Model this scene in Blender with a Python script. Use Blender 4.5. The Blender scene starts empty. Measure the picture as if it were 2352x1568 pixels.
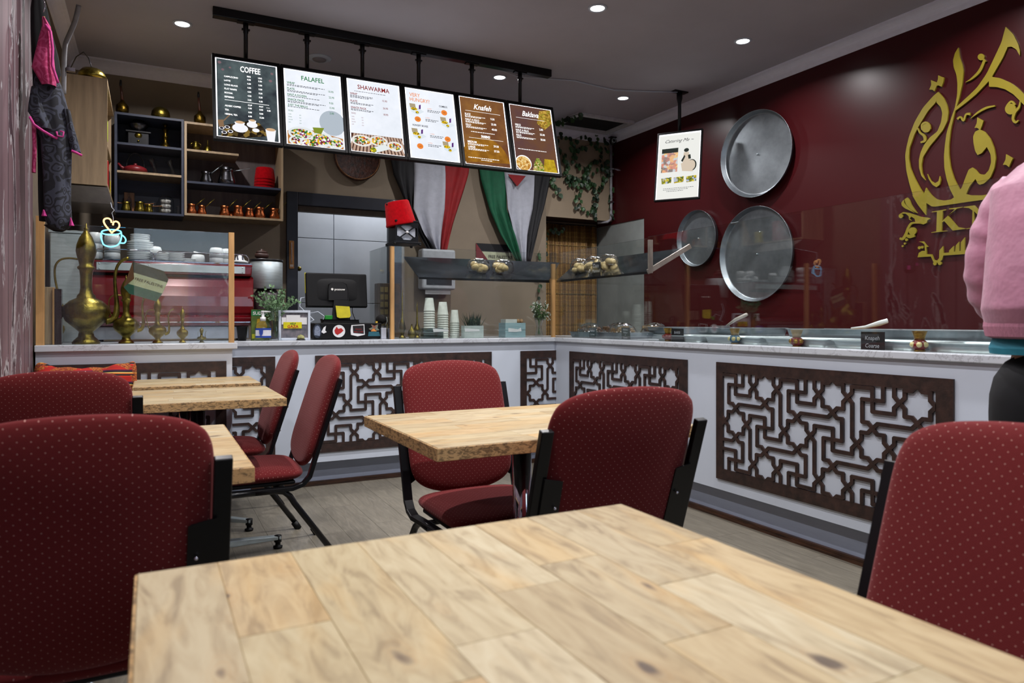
import bpy, bmesh, math, random
from mathutils import Vector, Matrix, Euler
from mathutils.geometry import tessellate_polygon
random.seed(7)
C = bpy.context.scene.collection
PI = math.pi
# ------------------------------------------------------------------ camera, world, lights
FPX = 1618.7; YAW = math.radians(27.2); CYP = 736.2; CH = 1.07
cam = bpy.data.cameras.new('camera'); camo = bpy.data.objects.new('camera', cam); C.objects.link(camo)
camo.location = (0, 0, CH); camo.rotation_euler = (PI/2, 0, -YAW)
cam.sensor_width = 36; cam.lens = FPX/2352*36; cam.shift_y = -(784-CYP)/2352
cam.dof.use_dof = True; cam.dof.focus_distance = 4.2; cam.dof.aperture_fstop = 5.0
cam.clip_start = .02
bpy.context.scene.camera = camo
sc = bpy.context.scene
sc.view_settings.view_transform = 'Standard'; sc.view_settings.look = 'None'
sc.view_settings.exposure = 0.0; sc.view_settings.gamma = 1; sc.view_settings.use_curve_mapping = False
sc.cycles.use_denoising = True
sc.cycles.max_bounces = 10; sc.cycles.transparent_max_bounces = 24; sc.cycles.glossy_bounces = 5
sc.cycles.caustics_reflective = False; sc.cycles.caustics_refractive = False
w = bpy.data.worlds.new('world'); sc.world = w; w.use_nodes = True
wb = w.node_tree.nodes['Background']; wb.inputs[0].default_value = (.70, .84, 1.0, 1); wb.inputs[1].default_value = 2.6
XL, XR, YB, ZC, YF = -.525, 4.245, 6.0, 2.98, -2.2
HT = .945
def area(name, loc, rot, sx, sy, power, col, shape='RECTANGLE'):
    l = bpy.data.lights.new(name, 'AREA'); l.shape = shape; l.size = sx; l.size_y = sy; l.energy = power; l.color = col
    o = bpy.data.objects.new(name, l); C.objects.link(o); o.location = loc; o.rotation_euler = rot; return o
# daylight coming in through the open shop window behind the camera
pl = area('window_daylight', (1.75, YF-.05, 1.45), (-PI/2, 0, 0), 4.2, 2.3, 310, (.68, .83, 1.0))
LAMPS = [(.186, 5.0), (2.432, 3.59), (3.602, 3.56), (2.44, 4.96), (3.61, 4.94), (.19, 3.58), (1.31, 3.58), (.19, 2.2), (1.31, 2.2),
         (2.43, 2.2), (3.6, 2.2), (.19, .8), (1.31, .8), (2.43, .8), (3.6, .8)]
for lx, ly in LAMPS:
    l = area('downlight_lamp', (lx, ly, ZC-.012), (0, 0, 0), .075, .075, 15., (1.0, .97, .98), 'DISK'); l.data.spread = math.radians(150)

area('added_service_room_light', (2.0, 6.5, 2.9), (0, 0, 0), .9, .25, 26, (.92, .96, 1.0))  # unseen light added to brighten the room behind the doorway
# ------------------------------------------------------------------ projecting helpers (photo pixel -> point on a real plane)
_s, _c = math.sin(YAW), math.cos(YAW)
def ray(u, v):
    r = (u-1176)/FPX; return (_s+r*_c, _c-r*_s, -(v-CYP)/FPX)
def onX(u, v, x):
    d = ray(u, v); t = x/d[0]; return Vector((x, d[1]*t, CH+d[2]*t))
def onY(u, v, y):
    d = ray(u, v); t = y/d[1]; return Vector((d[0]*t, y, CH+d[2]*t))
def onZ(u, v, z):
    d = ray(u, v); t = (z-CH)/d[2]; return Vector((d[0]*t, d[1]*t, z))
# ------------------------------------------------------------------ materials
def lin(c):
    if isinstance(c, str):
        c = [int(c[i:i+2], 16)/255 for i in (0, 2, 4)]
        c = [x/12.92 if x <= .04045 else ((x+.055)/1.055)**2.4 for x in c]
    return (c[0], c[1], c[2], 1)
MATS = {}
class N:
    def __init__(s, name):
        s.m = bpy.data.materials.new(name); s.m.use_nodes = True; s.t = s.m.node_tree
        s.b = s.t.nodes['Principled BSDF']; s.out = s.t.nodes['Material Output']
    def n(s, typ, **k):
        x = s.t.nodes.new(typ)
        for a, b in k.items():
            if a.startswith('i_'):
                key = a[2:]; key = int(key) if key.isdigit() else key.replace('_', ' ')
                x.inputs[key].default_value = b
            else: setattr(x, a, b)
        return x
    def l(s, a, b): s.t.links.new(a, b)
    def math(s, op, a, b=None, c=None):
        x = s.t.nodes.new('ShaderNodeMath'); x.operation = op
        for i, q in enumerate((a, b, c)):
            if q is None: continue
            if isinstance(q, (int, float)): x.inputs[i].default_value = q
            else: s.l(q, x.inputs[i])
        return x.outputs[0]
    def mix(s, f, a, b):
        x = s.t.nodes.new('ShaderNodeMix'); x.data_type = 'RGBA'
        if isinstance(f, (int, float)): x.inputs[0].default_value = f
        else: s.l(f, x.inputs[0])
        for i, q in ((6, a), (7, b)):
            if isinstance(q, (tuple, str)): x.inputs[i].default_value = lin(q)
            else: s.l(q, x.inputs[i])
        return x.outputs[2]
    def coord(s, kind='Object', scale=(1, 1, 1)):
        t = s.t.nodes.new('ShaderNodeTexCoord'); mp = s.t.nodes.new('ShaderNodeMapping'); mp.inputs['Scale'].default_value = scale
        s.l(t.outputs[kind], mp.inputs[0]); return mp.outputs[0]
    def noise(s, vec, scale, detail=4, rough=.6, dist=0):
        x = s.n('ShaderNodeTexNoise', i_Scale=scale, i_Detail=detail, i_Roughness=rough, i_Distortion=dist)
        if vec is not None: s.l(vec, x.inputs['Vector'])
        return x.outputs[0]
    def ramp(s, f, stops, mode='LINEAR'):
        x = s.t.nodes.new('ShaderNodeValToRGB'); x.color_ramp.interpolation = mode; s.l(f, x.inputs[0])
        e = x.color_ramp.elements
        while len(e) < len(stops): e.new(.5)
        for q, (p, c) in zip(e, stops): q.position = p; q.color = lin(c)
        return x.outputs[0]
    def bump(s, h, st, dist=.01):
        x = s.n('ShaderNodeBump', i_Strength=st, i_Distance=dist); s.l(h, x.inputs['Height']); s.l(x.outputs[0], s.b.inputs['Normal'])
def M(name, col, rough=.5, metal=0., var=.08, scale=20., bump=0., bscale=None, stretch=(1, 1, 1), coat=0., spec=None, sheen=0, kind='Object', col2=None):
    if name in MATS: return MATS[name]
    s = N(name); v = s.coord(kind, stretch); f = s.noise(v, scale)
    a = lin(col); d = lin(col2) if col2 else tuple(min(1, x*(1-var*2.2)) for x in a[:3])+(1,)
    b = a if col2 else tuple(min(1, x*(1+var)) for x in a[:3])+(1,)
    s.l(s.ramp(f, [(.3, tuple(d[:3])), (.7, tuple(b[:3]))]), s.b.inputs['Base Color'])
    s.b.inputs['Roughness'].default_value = rough; s.b.inputs['Metallic'].default_value = metal
    if coat: s.b.inputs['Coat Weight'].default_value = coat; s.b.inputs['Coat Roughness'].default_value = .05
    if spec is not None: s.b.inputs['Specular IOR Level'].default_value = spec
    if sheen: s.b.inputs['Sheen Weight'].default_value = sheen
    if bump: s.bump(s.noise(v, bscale or scale*2), bump)
    MATS[name] = s.m; return s.m
def EM(name, col, st=1.0, col2=None, scale=8):
    if name in MATS: return MATS[name]
    s = N(name); e = s.n('ShaderNodeEmission', i_Strength=st); e.inputs[0].default_value = lin(col)
    if col2:
        f = s.noise(s.coord(), scale, 5); s.l(s.ramp(f, [(.35, col), (.65, col2)]), e.inputs[0])
    s.l(e.outputs[0], s.out.inputs[0]); MATS[name] = s.m; return s.m
def FOOD(name, cols, scale, st=1.0):                                # printed food picture on a back-lit screen
    if name in MATS: return MATS[name]
    s = N(name); e = s.n('ShaderNodeEmission', i_Strength=st)
    vo = s.n('ShaderNodeTexVoronoi', i_Scale=scale); s.l(s.coord(), vo.inputs['Vector'])
    sep = s.n('ShaderNodeSeparateColor'); s.l(vo.outputs['Color'], sep.inputs[0])
    n = len(cols); s.l(s.ramp(sep.outputs[0], [(i/n, c) for i, c in enumerate(cols)], 'CONSTANT'), e.inputs[0])
    s.l(e.outputs[0], s.out.inputs[0]); MATS[name] = s.m; return s.m
def GLASS(name, tint=(.97, .99, .98), k=1.0, ior=1.5, rough=0.):
    if name in MATS: return MATS[name]
    s = N(name); tr = s.n('ShaderNodeBsdfTransparent'); tr.inputs[0].default_value = (*tint, 1)
    gl = s.n('ShaderNodeBsdfGlossy', i_Roughness=rough); fr = s.n('ShaderNodeFresnel'); ge = s.n('ShaderNodeNewGeometry'); s.l(s.math('MULTIPLY_ADD', ge.outputs['Backfacing'], 1/ior-ior, ior), fr.inputs[0])
    f = s.math('MULTIPLY', fr.outputs[0], k); mx = s.n('ShaderNodeMixShader'); s.l(f, mx.inputs[0])
    s.l(tr.outputs[0], mx.inputs[1]); s.l(gl.outputs[0], mx.inputs[2]); s.l(mx.outputs[0], s.out.inputs[0]); MATS[name] = s.m; return s.m

def fabric(name, axes):
    s = N(name); tc = s.n('ShaderNodeTexCoord'); sp = s.n('ShaderNodeSeparateXYZ'); s.l(tc.outputs['Object'], sp.inputs[0])
    a, b = sp.outputs[axes[0]], sp.outputs[axes[1]]
    def dots(ox, oy):
        x = s.math('SUBTRACT', s.math('FRACT', s.math('ADD', s.math('DIVIDE', a, .0195), ox+50)), .5)
        y = s.math('SUBTRACT', s.math('FRACT', s.math('ADD', s.math('DIVIDE', b, .0195), oy+50)), .5)
        d = s.math('SQRT', s.math('ADD', s.math('MULTIPLY', x, x), s.math('MULTIPLY', y, s.math('MULTIPLY', y, 1.6))))
        return s.math('SUBTRACT', 1, s.math('SMOOTH_MIN', 1, s.math('DIVIDE', d, .062), .3))
    d1 = s.math('MAXIMUM', dots(0, 0), dots(.5, .5)); d1 = s.math('MINIMUM', s.math('MULTIPLY', s.math('MAXIMUM', d1, 0), 3.5), 1)
    wv = s.n('ShaderNodeTexWave', i_Scale=230., i_Distortion=1.); wv.bands_direction = 'DIAGONAL'; s.l(tc.outputs['Object'], wv.inputs[0])
    nz = s.noise(tc.outputs['Object'], 900, 2); big = s.noise(tc.outputs['Object'], 7, 3)
    base = s.mix(nz, '561618', '7e2a2b'); base = s.mix(s.math('MULTIPLY', wv.outputs[1], .25), base, '38121a')
    base = s.mix(s.math('MULTIPLY', big, .35), base, '74302f')
    dc = s.mix(s.noise(tc.outputs['Object'], 120, 0), 'a58e88', 'd89c8e')
    s.l(s.mix(s.math('MULTIPLY', d1, .95), base, dc), s.b.inputs['Base Color'])
    s.b.inputs['Roughness'].default_value = .95; s.b.inputs['Sheen Weight'].default_value = .25; s.b.inputs['Sheen Roughness'].default_value = .4
    s.b.inputs['Sheen Tint'].default_value = (.9, .5, .5, 1); s.b.inputs['Specular IOR Level'].default_value = .15
    s.bump(s.math('ADD', wv.outputs[1], nz), .25, .002); MATS[name] = s.m; return s.m
F_BACK = fabric('fabric_dotted_back', (0, 2)); F_SEAT = fabric('fabric_dotted_seat', (0, 1))

def wood_staves(name, dark, mid, light, axis=0, knots=.62, rough=.42, gloss=.3):
    s = N(name); oi = s.n('ShaderNodeObjectInfo'); tc = s.n('ShaderNodeTexCoord')
    off = s.n('ShaderNodeVectorMath', operation='ADD'); s.l(tc.outputs['Object'], off.inputs[0])
    cx = s.n('ShaderNodeCombineXYZ'); r37 = s.math('MULTIPLY', oi.outputs['Random'], 37.3)
    s.l(r37, cx.inputs[0]); s.l(s.math('MULTIPLY', oi.outputs['Random'], 91.), cx.inputs[1]); s.l(r37, cx.inputs[2]); s.l(cx.outputs[0], off.inputs[1])
    mp = s.n('ShaderNodeMapping'); mp.inputs['Scale'].default_value = (1, 5, 5) if axis == 0 else (5, 1, 5); s.l(off.outputs[0], mp.inputs[0])
    g = s.noise(mp.outputs[0], 7, 6, .55, 1.6); fine = s.noise(mp.outputs[0], 45, 4, .7)
    mp2 = s.n('ShaderNodeMapping'); mp2.inputs['Scale'].default_value = (.75, 1.6, 1) if axis == 0 else (1.6, .75, 1); s.l(off.outputs[0], mp2.inputs[0])
    dn = s.n('ShaderNodeTexNoise', i_Scale=9., i_Detail=3.); s.l(mp2.outputs[0], dn.inputs['Vector'])
    ad = s.n('ShaderNodeVectorMath', operation='MULTIPLY_ADD'); s.l(dn.outputs['Color'], ad.inputs[0]); ad.inputs[1].default_value = (.07, .07, .07); s.l(mp2.outputs[0], ad.inputs[2])
    vo = s.n('ShaderNodeTexVoronoi', i_Scale=7.5); s.l(ad.outputs[0], vo.inputs['Vector'])
    sp = s.n('ShaderNodeSeparateColor'); s.l(vo.outputs['Color'], sp.inputs[0])
    has = s.math('GREATER_THAN', sp.outputs[0], 1-knots)
    kd = s.math('MULTIPLY', s.ramp_v(vo.outputs['Distance'], .05, .15) if hasattr(s, 'ramp_v') else s.math('SUBTRACT', 1, s.math('MINIMUM', s.math('DIVIDE', vo.outputs['Distance'], s.math('MULTIPLY_ADD', sp.outputs[1], .10, .07)), 1)), has)
    rings = s.math('SINE', s.math('MULTIPLY', vo.outputs['Distance'], 95)); halo = s.math('SUBTRACT', 1, s.math('MINIMUM', s.math('DIVIDE', vo.outputs['Distance'], .32), 1))
    col = s.ramp(g, [(.32, dark), (.48, mid), (.66, light)])
    tone = s.ramp(oi.outputs['Random'], [(0, 'cdb893'), (.2, 'f2eada'), (.4, 'e3d5b6'), (.55, 'ecca98'), (.7, 'f6f0e2'), (.85, 'd0c0a6'), (1, 'ece0c6')])
    mu = s.n('ShaderNodeMix', data_type='RGBA', blend_type='MULTIPLY'); mu.inputs[0].default_value = .8; s.l(col, mu.inputs[6]); s.l(tone, mu.inputs[7])
    c2 = s.mix(s.math('MULTIPLY', fine, .25), mu.outputs[2], dark)
    wn = s.noise(mp.outputs[0], 2.6, 3, .5, .8); c2 = s.mix(s.math('MULTIPLY', s.math('MAXIMUM', s.math('SUBTRACT', wn, .52), 0), 1.9), c2, 'c29a58')
    c2 = s.mix(s.math('MULTIPLY', s.math('MULTIPLY', s.math('MULTIPLY', halo, has), s.math('MULTIPLY_ADD', rings, .25, .5)), .5), c2, 'a97a3c')
    c2 = s.mix(s.math('MINIMUM', s.math('MULTIPLY', kd, 1.7), .9), c2, '4a3a30')
    s.l(c2, s.b.inputs['Base Color']); s.b.inputs['Roughness'].default_value = rough; s.b.inputs['Specular IOR Level'].default_value = gloss
    s.bump(fine, .08, .002); MATS[name] = s.m; return s.m
W_X = wood_staves('acacia_staves_lengthwise', '9a8c72', 'bcb095', 'cac2aa', 0)
W_Y = wood_staves('acacia_staves_crosswise', '9a8c72', 'bcb095', 'cac2aa', 1)
def edge_mat():
    s = N('live_wood_edge'); v = s.coord('Object', (1, 1, 2.5)); a = s.noise(v, 48, 8, .8, .6); b = s.noise(s.coord(), 5, 3)
    s.l(s.mix(s.math('MULTIPLY', s.math('LESS_THAN', a, .485), .7), s.mix(b, 'b98f58', 'c9a878'), '3b2c1c'), s.b.inputs['Base Color'])
    s.b.inputs['Roughness'].default_value = .6; MATS['edge'] = s.m; return s.m
EDGE = edge_mat()
def plank_mat():
    s = N('grey_laminate_planks'); oi = s.n('ShaderNodeObjectInfo'); tc = s.n('ShaderNodeTexCoord')
    cx = s.n('ShaderNodeCombineXYZ'); s.l(s.math('MULTIPLY', oi.outputs['Random'], 61.), cx.inputs[0]); s.l(s.math('MULTIPLY', oi.outputs['Random'], 23.), cx.inputs[1])
    off = s.n('ShaderNodeVectorMath', operation='ADD'); s.l(tc.outputs['Object'], off.inputs[0]); s.l(cx.outputs[0], off.inputs[1])
    mp = s.n('ShaderNodeMapping'); mp.inputs['Scale'].default_value = (9, 1, 1); s.l(off.outputs[0], mp.inputs[0])
    g = s.noise(mp.outputs[0], 3.5, 6, .6, 2.2); f = s.noise(mp.outputs[0], 22, 4, .7, .5)
    c = s.ramp(g, [(.25, '5d5950'), (.5, '757065'), (.75, '8b867a')]); c = s.mix(s.math('MULTIPLY', f, .3), c, '9a9589')
    mu = s.n('ShaderNodeMix', data_type='RGBA', blend_type='MULTIPLY'); mu.inputs[0].default_value = .55; s.l(c, mu.inputs[6])
    s.l(s.ramp(oi.outputs['Random'], [(0, 'd8d4cc'), (.5, 'ece8e0'), (1, 'dedad2')]), mu.inputs[7])
    s.l(mu.outputs[2], s.b.inputs['Base Color']); s.b.inputs['Roughness'].default_value = .38; s.bump(f, .12, .002); MATS['plank'] = s.m; return s.m
PLANK = plank_mat()
def marble_mat():
    s = N('pale_veined_marble'); v = s.coord(); d = s.noise(v, 3, 5, .6, 1.5)
    wv = s.n('ShaderNodeTexWave', i_Scale=2.2, i_Distortion=9., i_Detail=4., i_Detail_Scale=2.); s.l(v, wv.inputs[0])
    vein = s.math('MULTIPLY', s.math('LESS_THAN', s.math('ABSOLUTE', s.math('SUBTRACT', s.noise(v, 5, 6, .65, 1.), .5)), .012), .45)
    c = s.mix(d, 'ccd2d8', 'b9bec6'); s.l(s.mix(vein, c, '8d8c93'), s.b.inputs['Base Color']); s.b.inputs['Roughness'].default_value = .22; MATS['marble'] = s.m; return s.m
MARBLE = marble_mat()
def mural_mat():                                                    # wallpaper print: old peeling mauve timber door
    s = N('peeling_mauve_door_wallpaper'); v = s.coord(); sp = s.n('ShaderNodeSeparateXYZ'); s.l(v, sp.inputs[0])
    st = s.math('FRACT', s.math('MULTIPLY', s.math('ADD', sp.outputs[1], 20), 2.35))
    c = s.ramp(st, [(0, '5a454c'), (.07, '735a60'), (.3, '82696f'), (.34, '3a2b31'), (.37, '7b6268'), (.62, '6c545a'), (.66, '2f2227'), (.69, 'a89ea4'), (.76, '6f575d'), (1, '5f484e')])
    n1 = s.noise(s.coord('Object', (1, 2.6, .8)), 2.3, 7, .6, 1.2); zz = s.math('MULTIPLY', sp.outputs[2], .035)
    pv = s.math('SUBTRACT', n1, zz)
    c = s.mix(s.math('GREATER_THAN', pv, .505), c, 'b4b0b4'); c = s.mix(s.math('GREATER_THAN', pv, .545), c, '3a2830')
    n2 = s.noise(s.coord('Object', (1, 6, 1)), 6, 6, .6); c = s.mix(s.math('MULTIPLY', n2, .35), c, '5b474c')
    s.l(c, s.b.inputs['Base Color']); s.b.inputs['Roughness'].default_value = .55; MATS['mural'] = s.m; return s.m
MURAL = mural_mat()
WHITE = M('white_laminate', 'c8d1de', .42, var=.015, scale=4)
KICK = M('grey_kickboard', '97a0b4', .5, var=.05, scale=3, stretch=(1, 1, 6))
BTRIM = M('dark_timber_trim', '452a1a', .45, var=.35, scale=9, stretch=(1, 1, 12))
RUST = M('dark_bronze_board', '33201a', .5, var=.3, scale=26, bump=.1)
BLACK = M('black_paint', '131316', .35, var=.1); BLKM = M('black_metal', '0c0c10', .3, .3, var=.05); BLKP = M('black_plastic', '08080a', .5, var=.05, spec=.22)
CEIL = M('ceiling_paint', 'b9b5bd', .85, var=.03, scale=2); CORN = M('cornice_paint', 'eeeefa', .6, var=.02)
TAN = M('olive_tan_wall', '8a7d6b', .75, var=.06, scale=2.5, bump=.05, bscale=60)
BEIGE = M('beige_wall', '9a8a74', .75, var=.05, scale=2.5)
def maroon():
    s = N('maroon_gloss_wall'); s.l(s.mix(s.noise(s.coord(), 1.5, 3), '3a0c10', '420f13'), s.b.inputs['Base Color'])
    s.b.inputs['Roughness'].default_value = .33; s.b.inputs['Specular IOR Level'].default_value = .32; s.bump(s.noise(s.coord(), 90, 2), .04, .002); return s.m
MAROON = maroon()
GOLDL = M('gold_vinyl', '91821e', .4, var=.06, scale=3); BRASS = M('old_brass', '8a7a35', .3, 1., var=.35, scale=14, bump=.25, bscale=70)
BRASSD = M('dark_brass', '6a5520', .35, 1., var=.4, scale=30, bump=.3); COPPER = M('hammered_copper', 'b0643c', .28, 1., var=.3, scale=25, bump=.3, bscale=90)
STEEL = M('brushed_steel', 'bcc8cb', .48, .8, var=.08, scale=12, stretch=(1, 1, 8)); CHROME = M('chrome', 'c8c8d4', .06, 1., var=.02)
ALU = M('worn_aluminium', '9aa2a8', .40, .92, var=.16, scale=5, bump=.06, bscale=14); SILVD = M('tarnished_silver', '6b6b70', .25, 1., var=.3)
OAK = M('pale_oak_board', 'ab9475', .5, var=.14, scale=3.2, stretch=(9, 9, .8)); OAKP = M('oak_post', 'c69a63', .45, var=.15, scale=4, stretch=(6, 6, .7))
SLATE = M('slate_blue_board', '343a4c', .5, var=.12, scale=4, stretch=(1, 1, 6)); GREYW = M('grey_wood_back', '6d6260', .55, var=.18, scale=3, stretch=(7, 7, .6))
NAVY = M('navy_door_frame', '23262f', .4, var=.08); CERAM = M('white_ceramic', 'dfe3e3', .15, var=.02, coat=.3); PAPER = M('white_paper', 'dedfe0', .8, var=.02)
RED = M('red_enamel', '6c0813', .18, .1, var=.08, coat=.6); FELT = M('red_felt', 'a80410', .95, var=.12, scale=60, sheen=.05, spec=.1); TEAR = M('red_cast_iron', '7a1c22', .4, var=.1)
WOODD = M('dark_carved_wood', '4a2414', .45, var=.4, scale=30, bump=.6, bscale=50); WOODM = M('brown_wood', '8a5a2e', .5, var=.3, scale=8, stretch=(5, 5, 1))
GL = GLASS('clear_pane', (.965, .985, .978), 1.3); GLS = GLASS('clear_glassware', (.95, .97, .97), 1.6); GLD = GLASS('smoked_glass', (.22, .25, .26), 1.0)
WRAP = GLASS('cling_film', (.93, .93, .92), 1.8, 1.45, .12); GREEN = M('leaf_green', '2c4a2a', .5, var=.3, scale=25); LEAF2 = M('eucalyptus_leaf', '7da276', .55, var=.3, scale=40)
DOUGH = M('baked_dough', 'c8b27c', .6, var=.15, scale=60); PASTRY = M('golden_pastry', '8a5c22', .45, var=.5, scale=60, bump=.5)

# ------------------------------------------------------------------ mesh builder
class MB:
    def __init__(s): s.v = []; s.f = []; s.sm = []
    def add(s, vs, fs, smooth=False):
        o = len(s.v); s.v += [tuple(v) for v in vs]; s.f += [tuple(i+o for i in f) for f in fs]; s.sm += [smooth]*len(fs); return s
    def box(s, x0, y0, z0, x1, y1, z1, R=None):
        vs = [Vector((x, y, z)) for z in (z0, z1) for y in (y0, y1) for x in (x0, x1)]
        if R: vs = [R @ v for v in vs]
        return s.add(vs, [(0, 2, 3, 1), (4, 5, 7, 6), (0, 1, 5, 4), (2, 6, 7, 3), (0, 4, 6, 2), (1, 3, 7, 5)])
    def lathe(s, prof, loc=(0, 0, 0), seg=24, R=None, sy=1., cap=True):
        vs = []; fs = []; n = len(prof); L = Vector(loc)
        for r, z in prof:
            for k in range(seg):
                a = 2*PI*k/seg; v = Vector((r*math.cos(a), r*math.sin(a)*sy, z))
                vs.append((R @ v if R else v)+L)
        for i in range(n-1):
            for k in range(seg):
                k2 = (k+1) % seg; fs.append((i*seg+k, i*seg+k2, (i+1)*seg+k2, (i+1)*seg+k))
        if cap:
            if prof[0][0] > 1e-6: fs.append(tuple(reversed(range(seg))))
            if prof[-1][0] > 1e-6: fs.append(tuple((n-1)*seg+k for k in range(seg)))
        return s.add(vs, fs, True)
    def tube(s, pts, r, seg=8, sx=1., closed=False, up=None):
        pts = [Vector(p) for p in pts]; n = len(pts); rs = r if isinstance(r, (list, tuple)) else [r]*n
        vs = []; fs = []; prev = None
        for i, p in enumerate(pts):
            a = pts[(i-1) % n] if (i > 0 or closed) else p; b = pts[(i+1) % n] if (i < n-1 or closed) else p
            t = (b-a).normalized()
            if prev is None:
                h = Vector(up) if up else (Vector((0, 0, 1)) if abs(t.z) < .9 else Vector((1, 0, 0)))
                u = t.cross(h).normalized()
            else: u = (prev-t*prev.dot(t)).normalized()
            prev = u; w_ = t.cross(u)
            for k in range(seg):
                an = 2*PI*(k+.5)/seg; vs.append(p+(u*math.cos(an)*sx+w_*math.sin(an))*rs[i])
        m = n if closed else n-1
        for i in range(m):
            for k in range(seg):
                k2 = (k+1) % seg; j = (i+1) % n; fs.append((i*seg+k, i*seg+k2, j*seg+k2, j*seg+k))
        if not closed: fs += [tuple(reversed(range(seg))), tuple((n-1)*seg+k for k in range(seg))]
        return s.add(vs, fs, seg > 5)
    def prism(s, poly, fn, d):                                       # polygon (2-D) -> fn(a,b,depth) -> 3-D, with sides
        n = len(poly); tri = tessellate_polygon([[Vector((a, b, 0)) for a, b in poly]])
        vs = [fn(a, b, 0) for a, b in poly]+[fn(a, b, d) for a, b in poly]
        fs = [tuple(t) for t in tri]+[tuple(n+i for i in reversed(t)) for t in tri]+[(i, (i+1) % n, n+(i+1) % n, n+i) for i in range(n)]
        return s.add(vs, fs)
    def sph(s, c, r, seg=12, rings=8, sc=(1, 1, 1), R=None):
        prof = [(r*math.sin(PI*i/rings)+1e-7*(i in (0, rings)), -r*math.cos(PI*i/rings)) for i in range(rings+1)]
        vs = []; fs = []
        for q, z in prof:
            for k in range(seg):
                a = 2*PI*k/seg; v = Vector((q*math.cos(a)*sc[0], q*math.sin(a)*sc[1], z*sc[2])); vs.append((R @ v if R else v)+Vector(c))
        for i in range(rings):
            for k in range(seg):
                k2 = (k+1) % seg; fs.append((i*seg+k, i*seg+k2, (i+1)*seg+k2, (i+1)*seg+k))
        return s.add(vs, fs, True)
    def grid(s, nu, nv, fn, smooth=True, closed_u=False):
        vs = [fn(i, j) for j in range(nv) for i in range(nu)]; fs = []
        for j in range(nv-1):
            for i in range(nu if closed_u else nu-1):
                i2 = (i+1) % nu; fs.append((j*nu+i, j*nu+i2, (j+1)*nu+i2, (j+1)*nu+i))
        return s.add(vs, fs, smooth)
    def mesh(s, name, mat):
        me = bpy.data.meshes.new(name); me.from_pydata(s.v, [], s.f); me.polygons.foreach_set('use_smooth', s.sm)
        me.materials.append(mat); me.update(); return me
def obj(name, mb, mat, parent=None, loc=None, rot=None, bevel=0, seg=2, subsurf=0, solid=0, label=None, world=False):
    me = mb if isinstance(mb, bpy.types.Mesh) else mb.mesh(name, mat)
    o = bpy.data.objects.new(name, me); C.objects.link(o)
    if parent: o.parent = parent
    if loc: o.location = loc
    if rot: o.rotation_euler = rot
    if world and parent: o.location = -Vector(parent.location); 
    if solid: m = o.modifiers.new('solidify', 'SOLIDIFY'); m.thickness = solid; m.offset = 0
    if subsurf: m = o.modifiers.new('subsurf', 'SUBSURF'); m.levels = m.render_levels = subsurf
    if bevel:
        m = o.modifiers.new('bevel', 'BEVEL'); m.width = bevel; m.segments = seg; m.limit_method = 'ANGLE'; m.angle_limit = math.radians(40); m.harden_normals = False
    if label: o['label'] = label
    return o
def tag(o, label, cat, group=None, kind=None):
    o['label'] = label; o['category'] = cat
    if group: o['group'] = group
    if kind: o['kind'] = kind
    return o
def thing(name, label, cat, loc=(0, 0, 0), rz=0, group=None):
    o = bpy.data.objects.new(name, None); C.objects.link(o); o.location = loc; o.rotation_euler = (0, 0, rz); o.empty_display_size = .05
    return tag(o, label, cat, group)
def struct(name, mb, mat, **k):
    o = obj(name, mb, mat, **k); o['kind'] = 'structure'; return o
def dup(root, loc=None, rz=None, label=None, group=None, parent=None):
    r = root.copy(); C.objects.link(r)
    if parent is not None: r.parent = parent
    if loc is not None: r.location = loc
    if rz is not None: r.rotation_euler = (0, 0, rz)
    if label: r['label'] = label
    if group: r['group'] = group
    for ch in list(root.children): dup(ch, parent=r)
    return r
def cr(pts, n=5, closed=False):
    P = [Vector(p) for p in pts]; o = []; m = len(P)
    for i in range(m-1):
        a, b, c, d = P[max(i-1, 0)], P[i], P[i+1], P[min(i+2, m-1)]
        for k in range(n):
            t = k/n; o.append(.5*((2*b)+(c-a)*t+(2*a-5*b+4*c-d)*t*t+(3*b-a-3*c+d)*t*t*t))
    return o+[P[-1]]
def rbox(x0, y0, z0, x1, y1, z1): return MB().box(x0, y0, z0, x1, y1, z1)
_tc = {}
def text2d(s, size=1., sx=1., shear=0., bold=0., spacing=1.):
    key = (s, sx, shear, bold, spacing)
    if key not in _tc:
        cu = bpy.data.curves.new('t', 'FONT'); cu.body = s; cu.size = 1; cu.shear = shear; cu.offset = bold; cu.space_character = spacing; cu.resolution_u = 2
        o = bpy.data.objects.new('t', cu); C.objects.link(o); dg = bpy.context.evaluated_depsgraph_get()
        me = bpy.data.meshes.new_from_object(o.evaluated_get(dg)); vs = [(v.co.x*sx, v.co.y) for v in me.vertices]; fs = [tuple(p.vertices) for p in me.polygons]
        bpy.data.objects.remove(o); bpy.data.curves.remove(cu); bpy.data.meshes.remove(me); _tc[key] = (vs, fs)
    vs, fs = _tc[key]; return [(a*size, b*size) for a, b in vs], fs
def put_text(mb, fn, s, x, y, size, align='L', **k):
    vs, fs = text2d(s, size, **k)
    if not vs: return
    x0 = min(a for a, b in vs); x1 = max(a for a, b in vs)
    dx = {'L': -x0, 'C': -(x0+x1)/2, 'R': -x1}[align]
    mb.add([fn(a+dx+x, b+y, 0) for a, b in vs], fs)
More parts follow.
